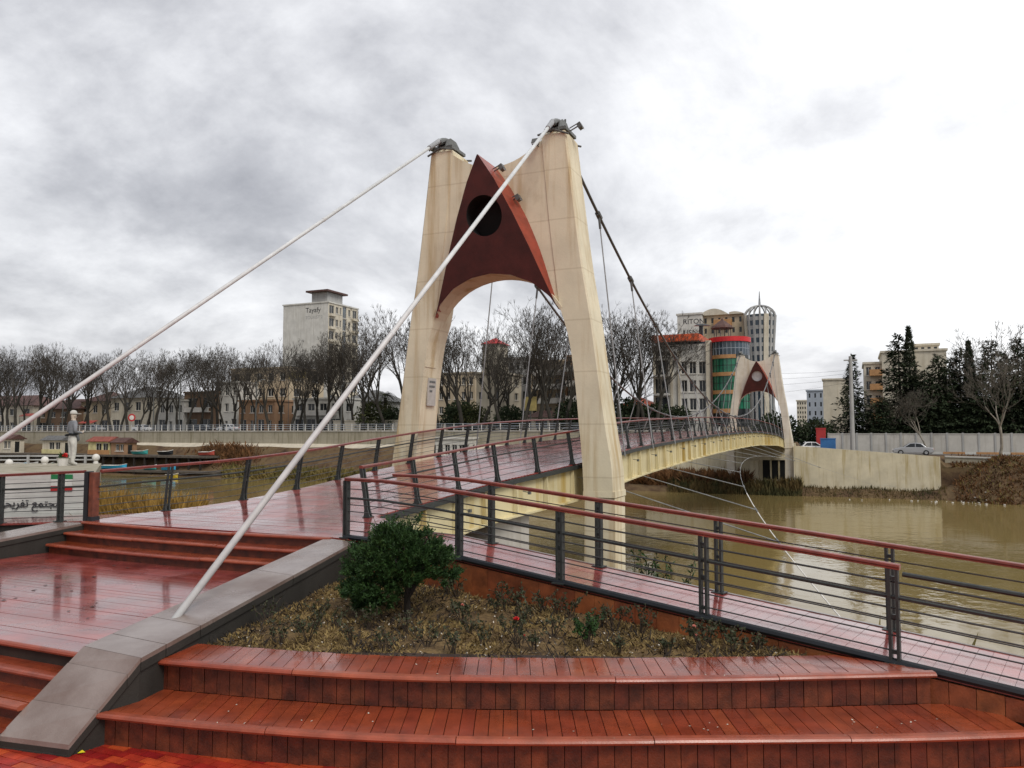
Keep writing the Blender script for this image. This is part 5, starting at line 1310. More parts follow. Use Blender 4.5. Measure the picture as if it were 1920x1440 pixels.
MB().hexa([B(98.5, q0, zz_-.7), B(98.5, q1, zz_-.7), B(98.56, q1, zz_-.7), B(98.56, q0, zz_-.7)], [B(98.5, q0, zz_+.7), B(98.5, q1, zz_+.7), B(98.56, q1, zz_+.7), B(98.56, q0, zz_+.7)]).build('cloth', MAT['dull_yellow'], yb)
for q_ in (q0, q1): MB().tube([B(98.6, q_, 3), B(98.6, q_, zz_+.9)], .06, 5).build('pole', MAT['hardware'], yb)

# --- houses seen through the arch
bh, dm = house('belfry_house', 'pale stepped house with red capped turret seen through the near tower arch', 893, 940, 700, 100, 9, 'w_cream', 3, 4, 'flat', fw=.4)
(s0, dep, v0, v1, z0, z1) = dm; zt_ = pY(915, 645, ps(915, 101).y).z
MB().hexa([B(s0+1, v0+.6, z1), B(s0+1, v1-.8, z1), B(s0+5, v1-.8, z1), B(s0+5, v0+.6, z1)], [B(s0+1, v0+.8, zt_), B(s0+1, v1-1, zt_), B(s0+5, v1-1, zt_), B(s0+5, v0+.8, zt_)]).build('turret', MAT['w_cream'], bh)
vm = (v0+v1)/2-.1; MB().add([B(s0+.6, v0+.4, zt_), B(s0+.6, v1-.6, zt_), B(s0+5.4, v1-.6, zt_), B(s0+5.4, v0+.4, zt_), B(s0+3, vm, zt_+1.3)], [(0, 1, 4), (1, 2, 4), (2, 3, 4), (3, 0, 4), (0, 3, 2, 1)]).build('turret_roof', MAT['roof_red'], bh)
house('arch_house', 'pinkish grey four storey house behind the forked trees in the arch', 940, 990, 672, 112, 10, 'w_grey', 4, 5, 'flat')
house('arch_house', 'tan block with orange top storey behind the tower leg nearer the ramp', 996, 1066, 677, 108, 11, 'w_tan', 5, 5, 'flat', balcony=4)
house('arch_house', 'orange fronted block with dark eave close to the tower leg nearer the ramp', 1060, 1100, 668, 104, 8, 'w_orange', 3, 5, 'flat', balcony=4)
house('arch_house', 'beige block half hidden by the tower leg farther from the ramp', 820, 890, 700, 118, 11, 'w_tan', 5, 4, 'flat')
house('kiosk', 'low kiosk with red tiled roof between near tower and hotel', 1165, 1225, 760, 97, 5, 'w_tan', 4, 1, 'hip', roofm='roof_orange')
house('kiosk', 'low brown roofed kiosk on the quay behind the bridge railing in the arch', 985, 1045, 782, 93, 4, 'w_cream', 4, 1, 'hip')
house('bank_kiosk', 'white kiosk with dark windows and grey flat roof on the lower bank', 806, 872, 824, 79, 4, 'w_white', 5, 1, 'flat', z0=-1.2, fw=.75, fh=.5)
sg = thing('yellow_sign', 'square yellow sign board on a pole under the arch', 'sign', ps(995, 89, 3.1))
c = ps(995, 89); zc = pY(995, 757, c.y).z
MB().box((c.x, c.y, zc), (2.0, .12, 2.2), BR).build('board', MAT['dull_yellow'], sg); MB().tube([Vector((c.x, c.y+.1, 3.0)), Vector((c.x, c.y+.1, zc-.9))], .07, 6).build('pole', MAT['hardware'], sg)

# --- hotel with orange eave
s0 = 97
rows_ = [(747, 769), (713, 735), (678, 701)]
v0 = vat(1226, s0); v1 = vat(1329, s0); z0 = 1.6
zpx = lambda px, py: pY(px, py, ps(px, s0).y).z-z0
ops = []
for y1, y0 in [(a, b) for a, b in rows_]:
    for xa, xb in ((1278, 1289), (1293, 1306), (1311, 1324)):
        ops.append((vat(xa, s0)-v0, vat(xb, s0)-v0, zpx(xa, y0), zpx(xa, y1)))
    ops.append((vat(1228, s0)-v0, vat(1254, s0)-v0, zpx(1240, y0+3), zpx(1240, y1-3)))
ops.append((vat(1230, s0)-v0, vat(1268, s0)-v0, zpx(1240, 668), zpx(1240, 648)))
ht, dm = house('hotel', 'grey white hotel front with orange roof band and crenellated gallery', 1226, 1329, 656, s0, 12, 'w_white', 1, 1, 'none', z0=z0, ops=ops, side=(0, 1))
(s0, dep, v0, v1, z0, z1) = dm
vo = vat(1313, s0-.6); zo0, zo1 = pY(1270, 641, ps(1270, s0).y).z, pY(1270, 628, ps(1270, s0).y).z
MB().hexa([B(s0-.8, vat(1223, s0-.8), zo0), B(s0-.8, vo, zo0), B(s0+dep, vo, zo0), B(s0+dep, vat(1223, s0-.8), zo0)], [B(s0-.8, vat(1223, s0-.8), zo1), B(s0-.8, vo, zo1), B(s0+dep, vo, zo1), B(s0+dep, vat(1223, s0-.8), zo1)]).build('roof_band', MAT['roof_orange'], ht)
MB().hexa([B(s0+1.2, v0+.2, z1-.4), B(s0+1.2, v1-.5, z1-.4), B(s0+dep-.5, v1-.5, z1-.4), B(s0+dep-.5, v0+.2, z1-.4)], [B(s0+1.2, v0+.2, zo0), B(s0+1.2, v1-.5, zo0), B(s0+dep-.5, v1-.5, zo0), B(s0+dep-.5, v0+.2, zo0)]).build('gallery_glass', MAT['glass_blue'], ht)
for k in range(9):
    va = v0+.15+k*(v1-v0-.3)/9; MB().hexa([B(s0, va, z1), B(s0, va+.5, z1), B(s0+.25, va+.5, z1), B(s0+.25, va, z1)], [B(s0, va, z1+.65), B(s0, va+.5, z1+.65), B(s0+.25, va+.5, z1+.65), B(s0+.25, va, z1+.65)]).build('merlon', MAT['w_white'], ht)
for xa in (1226, 1258, 1272, 1327):
    va = vat(xa, s0); MB().hexa([B(s0-.22, va, z0), B(s0-.22, va+.35, z0), B(s0-.003, va+.35, z0), B(s0-.003, va, z0)], [B(s0-.22, va, z1), B(s0-.22, va+.35, z1), B(s0-.003, va+.35, z1), B(s0-.003, va, z1)]).build('pilaster', MAT['w_cream'], ht)
for y in (776, 742, 707):
    MB().hexa([B(s0-1.0, v0+.2, zpx(1240, y)+z0), B(s0-1.0, vat(1257, s0), zpx(1240, y)+z0), B(s0, vat(1257, s0), zpx(1240, y)+z0), B(s0, v0+.2, zpx(1240, y)+z0)], [B(s0-1.0, v0+.2, zpx(1240, y)+z0+.3), B(s0-1.0, vat(1257, s0), zpx(1240, y)+z0+.3), B(s0, vat(1257, s0), zpx(1240, y)+z0+.3), B(s0, v0+.2, zpx(1240, y)+z0+.3)]).build('balcony', MAT['trim_white'], ht)
# curved glass stair tower of the hotel
c = ps(1370, 99.5); rr = 37/F*c.y; gt = thing('glass_tower', 'curved green glass stair tower with red rim joined to the hotel', 'building', (c.x, c.y, z0))
zy = lambda y: pY(1370, y, c.y-rr).z
def arc(mb, r0, r1, za, zb, a0=-100, a1=100, n=20):
    for k in range(n):
        a = R(a0+(a1-a0)*k/n)-HD; b = R(a0+(a1-a0)*(k+1)/n)-HD
        P = lambda r_, t, z: Vector((c.x+r_*math.sin(t), c.y-r_*math.cos(t), z))
        mb.hexa([P(r1, a, za), P(r1, b, za), P(r0, b, za), P(r0, a, za)], [P(r1, a, zb), P(r1, b, zb), P(r0, b, zb), P(r0, a, zb)])
    return mb
arc(MB(), 0.05, rr*1.04, zy(639), zy(630)).build('rim', MAT['roof_red'], gt)
lv = [(639, 664, 'glass_blue'), (671, 697, 'glass_green'), (704, 731, 'glass_green'), (738, 766, 'glass_green'), (774, 800, 'glass_dark')]
for y0, y1, g in lv:
    w = arc(MB(), .05, rr*.95, zy(y1), zy(y0)).build('glazing', MAT[g], gt)
    f = MB()
    for k in range(17):
        a = R(-96+12*k)-HD; f.beam(Vector((c.x+rr*.955*math.sin(a), c.y-rr*.955*math.cos(a), zy(y1))), Vector((c.x+rr*.955*math.sin(a), c.y-rr*.955*math.cos(a), zy(y0))), .06, .06, up=(math.sin(a), -math.cos(a), 0))
    f.build('mullion', MAT['w_blue' if g == 'glass_blue' else 'glass_dark'], w)
    arc(MB(), rr*.93, rr*.957, (zy(y1)+zy(y0))/2-.04, (zy(y1)+zy(y0))/2+.04).build('transom', MAT['w_blue' if g == 'glass_blue' else 'glass_dark'], w)
for y0, y1 in ((664, 671), (697, 704), (731, 738), (766, 774)): arc(MB(), .05, rr*1.0, zy(y1), zy(y0), -100, 25).build('floor_band', MAT['trim_orange'], gt); arc(MB(), .05, rr*.965, zy(y1), zy(y0), 25, 100).build('floor_band', MAT['glass_dark'], gt)
q = ps(1331, 97.2); MB().box((q.x, q.y, (zy(636)+z0)/2), (.75, 1.4, zy(636)-z0), BR).build('corner_pier', MAT['w_cream'], gt)
q = ps(1335, 96.4); MB().tube([Vector((q.x, q.y, z0)), Vector((q.x, q.y, zy(640)))], .12, 6).build('drainpipe', MAT['roof_brown'], gt)
# roof pavilion and vent
c = ps(1357, 101); zp = lambda y: pY(1357, y, c.y).z
pg = thing('roof_pavilion', 'small brown pagoda roof pavilion standing on the glass tower', 'pavilion', (c.x, c.y, zp(630)))
MB().lathe([(1.85, zp(616)), (1.6, zp(612)), (.9, zp(606)), (.2, zp(600)), (.12, zp(597))], (c.x, c.y, 0), 8).build('roof', MAT['roof_brown'], pg)
for k in range(6): MB().tube([Vector((c.x+1.3*math.cos(k*1.05), c.y+1.3*math.sin(k*1.05), zp(632))), Vector((c.x+1.3*math.cos(k*1.05), c.y+1.3*math.sin(k*1.05), zp(614)))], .07, 5).build('column', MAT['hardware'], pg)
c = ps(1318, 100); zp = lambda y: pY(1318, y, c.y).z
vt = thing('roof_vent', 'black T shaped vent on the hotel roof end', 'vent', (c.x, c.y, zp(636)))
MB().box((c.x-.1, c.y, (zp(636)+zp(610))/2), (.55, .6, zp(610)-zp(636)), BR).build('stack', MAT['metal_black'], vt); MB().add([Vector((c.x-1.2, c.y-.5, zp(611))), Vector((c.x+1.3, c.y-.5, zp(611))), Vector((c.x+1.3, c.y+.5, zp(611))), Vector((c.x-1.2, c.y+.5, zp(611))), Vector((c.x-.7, c.y, zp(607))), Vector((c.x+.6, c.y, zp(607)))], [(0, 1, 5, 4), (1, 2, 5), (2, 3, 4, 5), (3, 0, 4), (0, 3, 2, 1)]).build('hood', MAT['metal_black'], vt)

# --- building behind the hotel
rb, dm = house('lettered_building', 'pale building with large lettering behind the orange roofed hotel', 1272, 1318, 589, 126, 9, 'w_white', 1, 1, z0=1.5, ops=[], side=(0, 1))
(s0, dep, v0, v1, z0, z1) = dm; W = v1-v0
text3d('RITON', B(s0, v0+W*.24, z1-1.75), VD, 1.35, 'ink', rb, 'lettering'); text3d('USN', B(s0, v0+W*.24, z1-3.9), VD, 1.45, 'ink', rb, 'lettering')
bb, dm = house('tan_building', 'tan building with arched roof and corner balconies behind the hotel', 1319, 1398, 588, 128, 12, 'w_tan', 6, 12, 'none', z0=1.5, fw=.35)
(s0, dep, v0, v1, z0, z1) = dm; W = v1-v0
for (x0, x1, h) in ((0, .66, 1.25), (.66, 1.0, .5)):
    ar = [(v0+W*(x0+(x1-x0)*k/10), z1+h*math.sin(math.pi*(.12+.88*k/10) if x0 == 0 else math.pi*(.25+.7*k/10))) for k in range(11)]
    MB().prism([(ar[0][0], z1)]+ar+[(ar[-1][0], z1)], lambda p: B(s0-.5, p[0], p[1]), lambda p: B(s0+dep, p[0], p[1])).build('arched_roof', MAT['w_cream'], bb)
MB().hexa([B(s0-1.2, v0+W*.3, z1-2.2), B(s0-1.2, v0+W*.72, z1-2.2), B(s0-.003, v0+W*.72, z1-2.2), B(s0-.003, v0+W*.3, z1-2.2)], [B(s0-1.2, v0+W*.3, z1-1.0), B(s0-1.2, v0+W*.72, z1-1.0), B(s0-.003, v0+W*.72, z1-1.0), B(s0-.003, v0+W*.3, z1-1.0)]).build('balcony', MAT['trim_orange'], bb)
c = ps(1428, 128); k_ = c.y/F; zp = lambda y: pY(1428, y, c.y).z
rt = thing('round_tower', 'round ribbed tower flaring upwards under an open metal dome with spire', 'building', (c.x, c.y, 1.5))
pr = [(22*k_, 1.5), (22*k_, zp(690)), (23.5*k_, zp(660)), (25.5*k_, zp(630)), (28*k_, zp(592))]
MB().lathe(pr, (c.x, c.y, 0), 24).build('drum', MAT['glass_blue'], rt)
mbr = MB()
for j in range(5):
    z = zp(600+16*j); r_ = lerp([(zp(690), 22*k_), (zp(660), 23.5*k_), (zp(630), 25.5*k_), (zp(592), 28*k_)], z); mbr = MB().lathe([(r_*1.012, z-.35), (r_*1.012, z+.35)], (c.x, c.y, 0), 24); mbr.build('floor_band', MAT['w_grey'], rt)
for j in range(16):
    a = j*2*math.pi/16+.1; pts = [Vector((c.x+r_*1.02*math.cos(a), c.y+r_*1.02*math.sin(a), z)) for r_, z in pr]
    wdt = .9 if j % 4 == 0 else .38
    for p, q in zip(pts, pts[1:]): 
        pass
    f = MB()
    for p, q in zip(pts, pts[1:]): f.beam(p, q, wdt, .3, up=(math.cos(a), math.sin(a), 0))
    f.build('rib', MAT['w_cream' if j % 4 == 0 else 'w_grey'], rt)
    dm_ = [Vector((c.x+28*k_*math.cos(t)*math.cos(a), c.y+28*k_*math.cos(t)*math.sin(a), zp(592)+(zp(573)-zp(592))*math.sin(t))) for t in (0, .3, .6, .9, 1.2, 1.5)]
    MB().tube(dm_, .13, 4).build('dome_rib', MAT['w_grey'], rt)
MB().tube([Vector((c.x, c.y, zp(575))), Vector((c.x, c.y, zp(546)))], [.25, .06], 6).build('spire', MAT['galv'], rt)

# --- blocks on the right
cb_, dm = house('cream_block', 'large cream apartment block with orange balconies behind the broad cedar', 1656, 1712, 660, 116, 12, 'w_cream', 1, 1, z0=.2, ops=[], side=(0, 1))
ob_, dm2 = house('balcony_block', 'orange balconied wing of the cream apartment block by the fir', 1622, 1656, 682, 117, 10, 'w_cream', 2, 6, z0=.2, fw=.6, fh=.6, side=(0, 1))
(s0, dep, v0, v1, z0, z1) = dm2
for j in range(6):
    zb = z0+(z1-z0)*(j+.15)/6; MB().hexa([B(s0-1.2, v0+.8, zb), B(s0-1.2, v1, zb), B(s0-.003, v1, zb), B(s0-.003, v0+.8, zb)], [B(s0-1.2, v0+.8, zb+1.0), B(s0-1.2, v1, zb+1.0), B(s0-.003, v1, zb+1.0), B(s0-.003, v0+.8, zb+1.0)]).build('balcony', MAT['trim_orange'], ob_)
house('cream_block', 'long cream block with a flat roof house behind the conifer row', 1713, 1778, 657, 118, 10, 'w_cream', 1, 1, z0=.2, ops=[], side=(0, 1))
house('roof_house', 'low cream roof house on top of the long cream block', 1716, 1764, 647, 121, 5, 'w_cream', 4, 1, z0=pY(1740, 657, ps(1740, 118).y).z+.3, fh=.4, side=(0, 1))
house('far_block', 'blue grey distant block right of the far tower', 1513, 1545, 733, 170, 14, 'w_blue', 3, 6, z0=.2, fw=.3)
house('far_block', 'cream distant block with dark roof edge left of the fir', 1544, 1592, 712, 150, 12, 'w_cream', 1, 1, z0=.2, ops=[], side=(2, 5))
house('far_block', 'small distant apartment tower with rows of windows beside the far tower leg', 1494, 1512, 752, 210, 10, 'w_cream', 4, 9, z0=.2)

# ================================================================== ROADSIDE OBJECTS
up_ = ps(1597, 83.5, .2); ztop = pY(1597, 668, up_.y).z
po = thing('utility_pole', 'tall grey concrete utility pole by the road behind the retaining wall', 'pole', up_)
MB().tube([up_+Vector((0, 0, -.2)), Vector((up_.x, up_.y, ztop))], [.30, .2], 10).build('shaft', MAT['w_grey'], po)
MB().box((up_.x, up_.y, ztop-.5), (1.6, .14, .16), BR).build('cross_arm', MAT['w_grey'], po)
for k, (y0, y1) in enumerate([(697, 694), (710, 700), (723, 708), (742, 716)]):
    a = ps(1380, 100+4*k); a.z = pY(1380, y0, a.y).z; b = Vector((up_.x, up_.y, pY(1597, y1, up_.y).z)); m_ = (a+b)/2-Vector((0, 0, .35))
    tag(MB().tube([a, (a+m_)/2-Vector((0, 0, .1)), m_, (m_+b)/2-Vector((0, 0, .1)), b], .012, 4, False).build('power_line', MAT['wire']), 'thin overhead wire running from the concrete pole towards the hotel', 'wire', 'overhead wires at the pole')
mat('silver_paint', (.42, .43, .44), .3, .05, 1, metal=.5)
mat('white_paint', (.7, .7, .7), .3, .05, 1)
mat('tyre', (.015, .015, .015), .8, .1)
mat('box_blue', (.03, .14, .36), .5, .15, 1); mat('box_red', (.42, .03, .03), .5, .15, 1); mat('tail_red', (.5, .02, .02), .3, .1)
def car(label, loc, yaw, paint, L_=4.4):
    t = thing('parked_car', label, 'car', loc, None, yaw); m = Matrix.Translation(Vector(loc)) @ Matrix.Rotation(yaw, 4, 'Z')
    low = [(-2.15, .35), (-2.2, .62), (-2.1, .86), (-1.35, .93), (1.0, .92), (1.95, .78), (2.18, .6), (2.18, .32), (1.8, .24), (-1.8, .24)]
    cab = [(-1.45, .92), (-.95, 1.38), (-.3, 1.47), (.35, 1.42), (1.1, .91)]
    W_ = .84
    def P(p, y, ins=0): return m@Vector((p[0], y, p[1]))
    MB().prism(low, lambda p: P(p, -W_), lambda p: P(p, W_)).build('body', MAT[paint], t, bev=.06)
    MB().prism(cab, lambda p: P(p, -W_+.04-.0 if p[1] < 1 else -W_+.2), lambda p: P(p, W_-.04 if p[1] < 1 else W_-.2)).build('cabin', MAT[paint], t, bev=.05)
    for sd in (-1, 1):
        for q in ([(-1.2, .97), (-.82, 1.33), (-.28, 1.39), (-.28, .97)], [(-.2, .97), (-.2, 1.39), (.28, 1.36), (.85, .97)]):
            MB().prism(q, lambda p: P(p, sd*(W_-.04-(p[1]-.92)*.30)), lambda p: P(p, sd*(W_-.015-(p[1]-.92)*.30))).build('side_window', MAT['glass_dark'], t)
        for x in (-1.35, 1.35):
            w = MB(); c_ = m@Vector((x, sd*.78, .31)); ax = m.to_3x3()@Vector((0, 1, 0)); w.tube([c_-ax*.1, c_+ax*.1], .31, 16); wo = w.build('wheel', MAT['tyre'], t); MB().tube([c_-ax*.11, c_+ax*.11], .18, 12).build('rim', MAT['galv'], wo)
        MB().box(m@Vector((2.16, sd*.6, .66)), (.08, .36, .14), yaw).build('headlight', MAT['trim_white'], t); MB().box(m@Vector((-2.16, sd*.62, .72)), (.08, .3, .14), yaw).build('tail_light', MAT['tail_red'], t)
    for q, nm in (([(1.06, .95), (.42, 1.38)], 'windscreen'), ([(-1.42, .95), (-1.0, 1.34)], 'rear_window')):
        (x0, z0_), (x1, z1_) = q; e = .02 if nm == 'windscreen' else -.02
        MB().hexa([m@Vector((x0+e, -.7, z0_)), m@Vector((x0+e, .7, z0_)), m@Vector((x0+e-.03, .7, z0_)), m@Vector((x0+e-.03, -.7, z0_))], [m@Vector((x1+e, -.58, z1_)), m@Vector((x1+e, .58, z1_)), m@Vector((x1+e-.03, .58, z1_)), m@Vector((x1+e-.03, -.58, z1_))]).build(nm, MAT['glass_dark'], t)
    return t
car('silver saloon car parked on the road behind the cream retaining wall', ps(1709, 81.5, .25), BR+math.pi, 'silver_paint')
car('white car parked beside the blue box near the far tower', ps(1521, 86, .25), BR+.3, 'white_paint')
car('white car standing in the street farther behind the red van box', ps(1516, 98, .25), BR+1.2, 'white_paint')
def crate(name, label, cat, px, y0, y1, w, s_, m_):
    p = ps(px, s_, .2); h = pY(px, y0, p.y).z-.2; t = thing(name, label, cat, p)
    MB().box((p.x, p.y, .2+h*.52), (w, 1.2, h*.9), BR).build('body', MAT[m_], t, bev=.05); MB().box((p.x, p.y, .2+h*.985), (w+.08, 1.28, h*.06), BR).build('lid', MAT[m_], t)
    for dx in (-.4, .4): MB().box(Vector((p.x, p.y, .2+h*.04))+VD*dx*w, (.15, 1.0, h*.08), BR).build('skid', MAT['tyre'], t)
crate('waste_container', 'blue metal waste container at the road beside the far tower', 'container', 1551, 822, 838, 1.8, 84, 'box_blue')
crate('cargo_box', 'red cargo box behind the blue waste container', 'box', 1538, 803, 820, 1.2, 90, 'box_red')

# ================================================================== JETTY, HUTS AND BOATS
jt = thing('jetty', 'long dark timber jetty along the quay carrying the huts', 'jetty', ps(180, 77.5, -1.1))
va, vb = vat(-60, 77.5), vat(402, 77.5); mat('old_wood', (.09, .075, .06), .9, .3, 1.5)
MB().hexa([B(76, va, -1.45), B(76, vb, -1.45), B(80, vb, -1.45), B(80, va, -1.45)], [B(76, va, -1.1), B(76, vb, -1.1), B(80, vb, -1.1), B(80, va, -1.1)]).build('deck', MAT['old_wood'], jt)
v = va
while v < vb:
    for s_ in (76.3, 79): MB().box(B(s_, v, -3.2), (.3, .3, 3.6), BR).build('pile', MAT['bark_dark'], jt)
    v += 2.6
sl = thing('pontoon', 'low dark pontoon at the waterline in front of the jetty', 'pontoon', ps(180, 74.5, -4))
va, vb = vat(-60, 74.5), vat(420, 74.5)
MB().hexa([B(73.2, va, -3.9), B(73.2, vb, -3.9), B(75.6, vb, -3.9), B(75.6, va, -3.9)], [B(73.2, va, -3.55), B(73.2, vb, -3.55), B(75.6, vb, -3.55), B(75.6, va, -3.55)]).build('deck', MAT['old_wood'], sl)
v = va
while v < vb: MB().box(B(73.4, v, -4.8), (.25, .25, 1.9), BR).build('pile', MAT['bark_dark'], sl); v += 4
def hut(label, p0, p1, y0, wallm, roofm, base=None):
    s_ = 77; v0, v1 = vat(p0, s_), vat(p1, s_); zt = pY(p0, y0, ps(p0, s_).y).z; W = v1-v0; z0 = -1.1; H = zt-.5-z0
    t = thing('hut', label, 'hut', B(s_, (v0+v1)/2, z0))
    facade(t, lambda x, z, d: B(s_+d, v0+x, z0+z), W, H, [(W*.35, W*.62, H*.3, H*.85), (W*.68, W*.92, H*.3, H*.85)], wallm, .15)
    facade(t, lambda x, z, d: B(s_+x, v1-d, z0+z), 2.6, H, [(.7, 1.7, .1, H*.8)], wallm, .15, frame=None)
    MB().hexa([B(s_+.4, v0, z0), B(s_+.4, v1-.4, z0), B(s_+2.6, v1-.4, z0), B(s_+2.6, v0, z0)], [B(s_+.4, v0, z0+H), B(s_+.4, v1-.4, z0+H), B(s_+2.6, v1-.4, z0+H), B(s_+2.6, v0, z0+H)]).build('rear_wall', MAT[wallm], t)
    MB().prism([(-.4, z0+H), (1.3, zt+.35), (3.0, z0+H), (3.0, z0+H-.1), (-.4, z0+H-.1)], lambda p: B(s_+p[0], v0-.3, p[1]), lambda p: B(s_+p[0], v1+.3, p[1])).build('roof', MAT[roofm], t)
    if base: MB().hexa([B(s_-.12, v0, z0), B(s_-.12, v1, z0), B(s_-.003, v1, z0), B(s_-.003, v0, z0)], [B(s_-.12, v0, z0+.8), B(s_-.12, v1, z0+.8), B(s_-.003, v1, z0+.8), B(s_-.003, v0, z0+.8)]).build('base_board', MAT[base], t)
mat('w_yellowish', (.55, .50, .26), .8, .2, 1)
hut('cream hut with orange base board and red roof on the jetty', 168, 208, 822, 'w_yellowish', 'roof_rust', 'trim_orange')
hut('rust orange hut with dark roof on the jetty', 210, 236, 824, 'w_orange', 'roof_brown')
hut('cream open fronted hut beside the statue', 82, 118, 820, 'w_cream', 'roof_grey', 'w_yellowish')
hut('pale hut at the end of the jetty by the stay', 2, 24, 818, 'w_cream', 'roof_brown')
def boat(label, px, s_, z, L_, m_, yaw=0):
    p = ps(px, s_, z); t = thing('boat', label, 'boat', p, 'small boats by the jetty', BR+yaw); m = Matrix.Translation(p) @ Matrix.Rotation(BR+yaw, 4, 'Z')
    st = [(-.5, .34, .0), (-.3, .42, .0), (0, .45, .0), (.28, .34, .05), (.5, .03, .28)]; hull = MB(); inn = MB()
    for x, w, r_ in st:
        hull.v += [tuple(m@Vector((x*L_, y, zz2))) for y, zz2 in ((-w*1.6, .62+r_), (-w*.9, .1), (0, r_*.6), (w*.9, .1), (w*1.6, .62+r_))]
    for i in range(4):
        for j in range(4): hull.f.append((i*5+j, i*5+5+j, i*5+6+j, i*5+1+j)); hull.mi.append(0)
    hull.f.append((0, 1, 2, 3, 4)); hull.mi.append(0); hull.build('hull', MAT[m_], t)
    MB().add([m@Vector((x*L_*.94, sg_*w*1.45, .5+r_)) for x, w, r_ in st for sg_ in (-1, 1)], [(i*2, i*2+1, i*2+3, i*2+2) for i in range(4)]).build('floor', MAT['old_wood'], t)
    for x in (-.22, .12): MB().box(m@Vector((x*L_, 0, .6)), (.3, 1.2, .06), BR+yaw).build('thwart', MAT['trim_white'], t)
    MB().tube([m@Vector((x*L_, -w*1.6, .62+r_)) for x, w, r_ in st]+[m@Vector((x*L_, w*1.6, .62+r_)) for x, w, r_ in st[::-1]], .05, 4).build('gunwale', MAT['trim_white'], t)
mat('boat_blue', (.03, .34, .55), .45, .15, 1); mat('boat_teal', (.04, .30, .28), .45, .15, 1); mat('boat_red', (.40, .07, .05), .5, .15, 1); mat('boat_yellow', (.55, .40, .03), .5, .15, 1); mat('boat_white', (.6, .6, .58), .5, .1, 1)
boat('bright blue boat moored before the cream open fronted hut', 38, 74.2, -3.5, 5.6, 'boat_blue', .1)
boat('long blue boat with pale bow beside the orange base hut', 217, 74.2, -3.5, 5.2, 'boat_blue', .2)
boat('teal boat lying on the jetty beside the rust orange hut', 266, 78, -1.05, 3.6, 'boat_teal', .0)
boat('black boat lying on the jetty right of the teal boat', 314, 78, -1.05, 3.2, 'metal_black', 0)
boat('red boat lying at the end of the jetty by the brambles', 390, 78, -1.05, 2.6, 'boat_red', .4)
boat('small blue boat moored under the end of the jetty', 320, 74.4, -3.5, 2.4, 'boat_blue', .3)
boat('yellow boat floating off the pontoon', 328, 70.5, WZ-.15, 2.8, 'boat_yellow', -.2)
boat('teal boat with pale rim moored left of the statue', 98, 74.3, -3.5, 3.0, 'boat_teal', -.3)
boat('red boat moored right behind the statue', 150, 74.3, -3.5, 3.2, 'boat_red', .2)
boat('white boat moored below the cream hut with orange base', 180, 74.3, -3.5, 2.8, 'boat_white', -.1)
boat('teal boat moored below the black boat', 285, 74.3, -3.5, 2.6, 'boat_teal', .1)
boat('small white boat tied to the pontoon by the statue', 60, 74.4, -3.5, 3.0, 'boat_white', .5)

# ================================================================== TERRACE WITH STATUE
tr_ = thing('terrace', 'raised terrace fronted by white horizontal boards with a painted flag', 'terrace', (-14, 22, 0))
TY = 19.0; xr = pY(174, 900, TY).x; xl = pY(-420, 900, TY).x; TZ = 1.98; xk = pY(190, 870, 25.4).x
MB().hexa([Vector((xl, TY+.05, -1.4)), Vector((xr, TY+.05, -1.4)), Vector((xk, 25.4, -1.4)), Vector((xl-6, 25.4, -1.4))], [Vector((xl, TY+.05, TZ)), Vector((xr, TY+.05, TZ)), Vector((xk, 25.4, TZ)), Vector((xl-6, 25.4, TZ))]).build('core', MAT['stone_wall'], tr_)
mat('board_white', (.60, .60, .57), .55, .1, 2, .1, 20, rand=.08)
z = -.2
while z < TZ-.02:
    MB().hexa([Vector((xl, TY, z)), Vector((xr, TY, z)), Vector((xr, TY+.045, z)), Vector((xl, TY+.045, z))], [Vector((xl, TY-.015, z+.13)), Vector((xr, TY-.015, z+.13)), Vector((xr, TY+.045, z+.13)), Vector((xl, TY+.045, z+.13))]).build('board', MAT['board_white'], tr_); z += .137
mat('flag_green', (.01, .16, .05), .6, .1); mat('flag_red', (.36, .015, .015), .6, .1)
fl = thing('painted_flag', 'green white and red flag on the white board wall', 'flag', pY(115, 905, TY-.02))
xa, xb = pY(97, 900, TY).x, pY(137, 900, TY).x
for y0, y1, m_ in ((889.5, 898.5, 'flag_green'), (898.5, 911, 'board_white'), (911, 920.5, 'flag_red')):
    za, zb = pY(115, y1, TY).z, pY(115, y0, TY).z
    MB().hexa([Vector((xa, TY-.036, za)), Vector((xb, TY-.036, za)), Vector((xb, TY-.018, za)), Vector((xa, TY-.018, za))], [Vector((xa, TY-.036, zb)), Vector((xb, TY-.036, zb)), Vector((xb, TY-.018, zb)), Vector((xa, TY-.018, zb))]).build('stripe', MAT[m_], fl)
text3d(chr(0xFEE2)[:0]+''.join(map(chr, (0xFB, 0))) [:0]+'\uFEF2\uFEA4\uFEF3\uFEAE\uFED4\uFE97 \uFECA\uFEE4\uFE98\uFEA0\uFEE3', Vector((pY(116, 950, TY).x, TY-.02, pY(60, 950, TY).z)), (1, 0, 0), .27, 'ink', tr_, 'lettering', align='RIGHT')
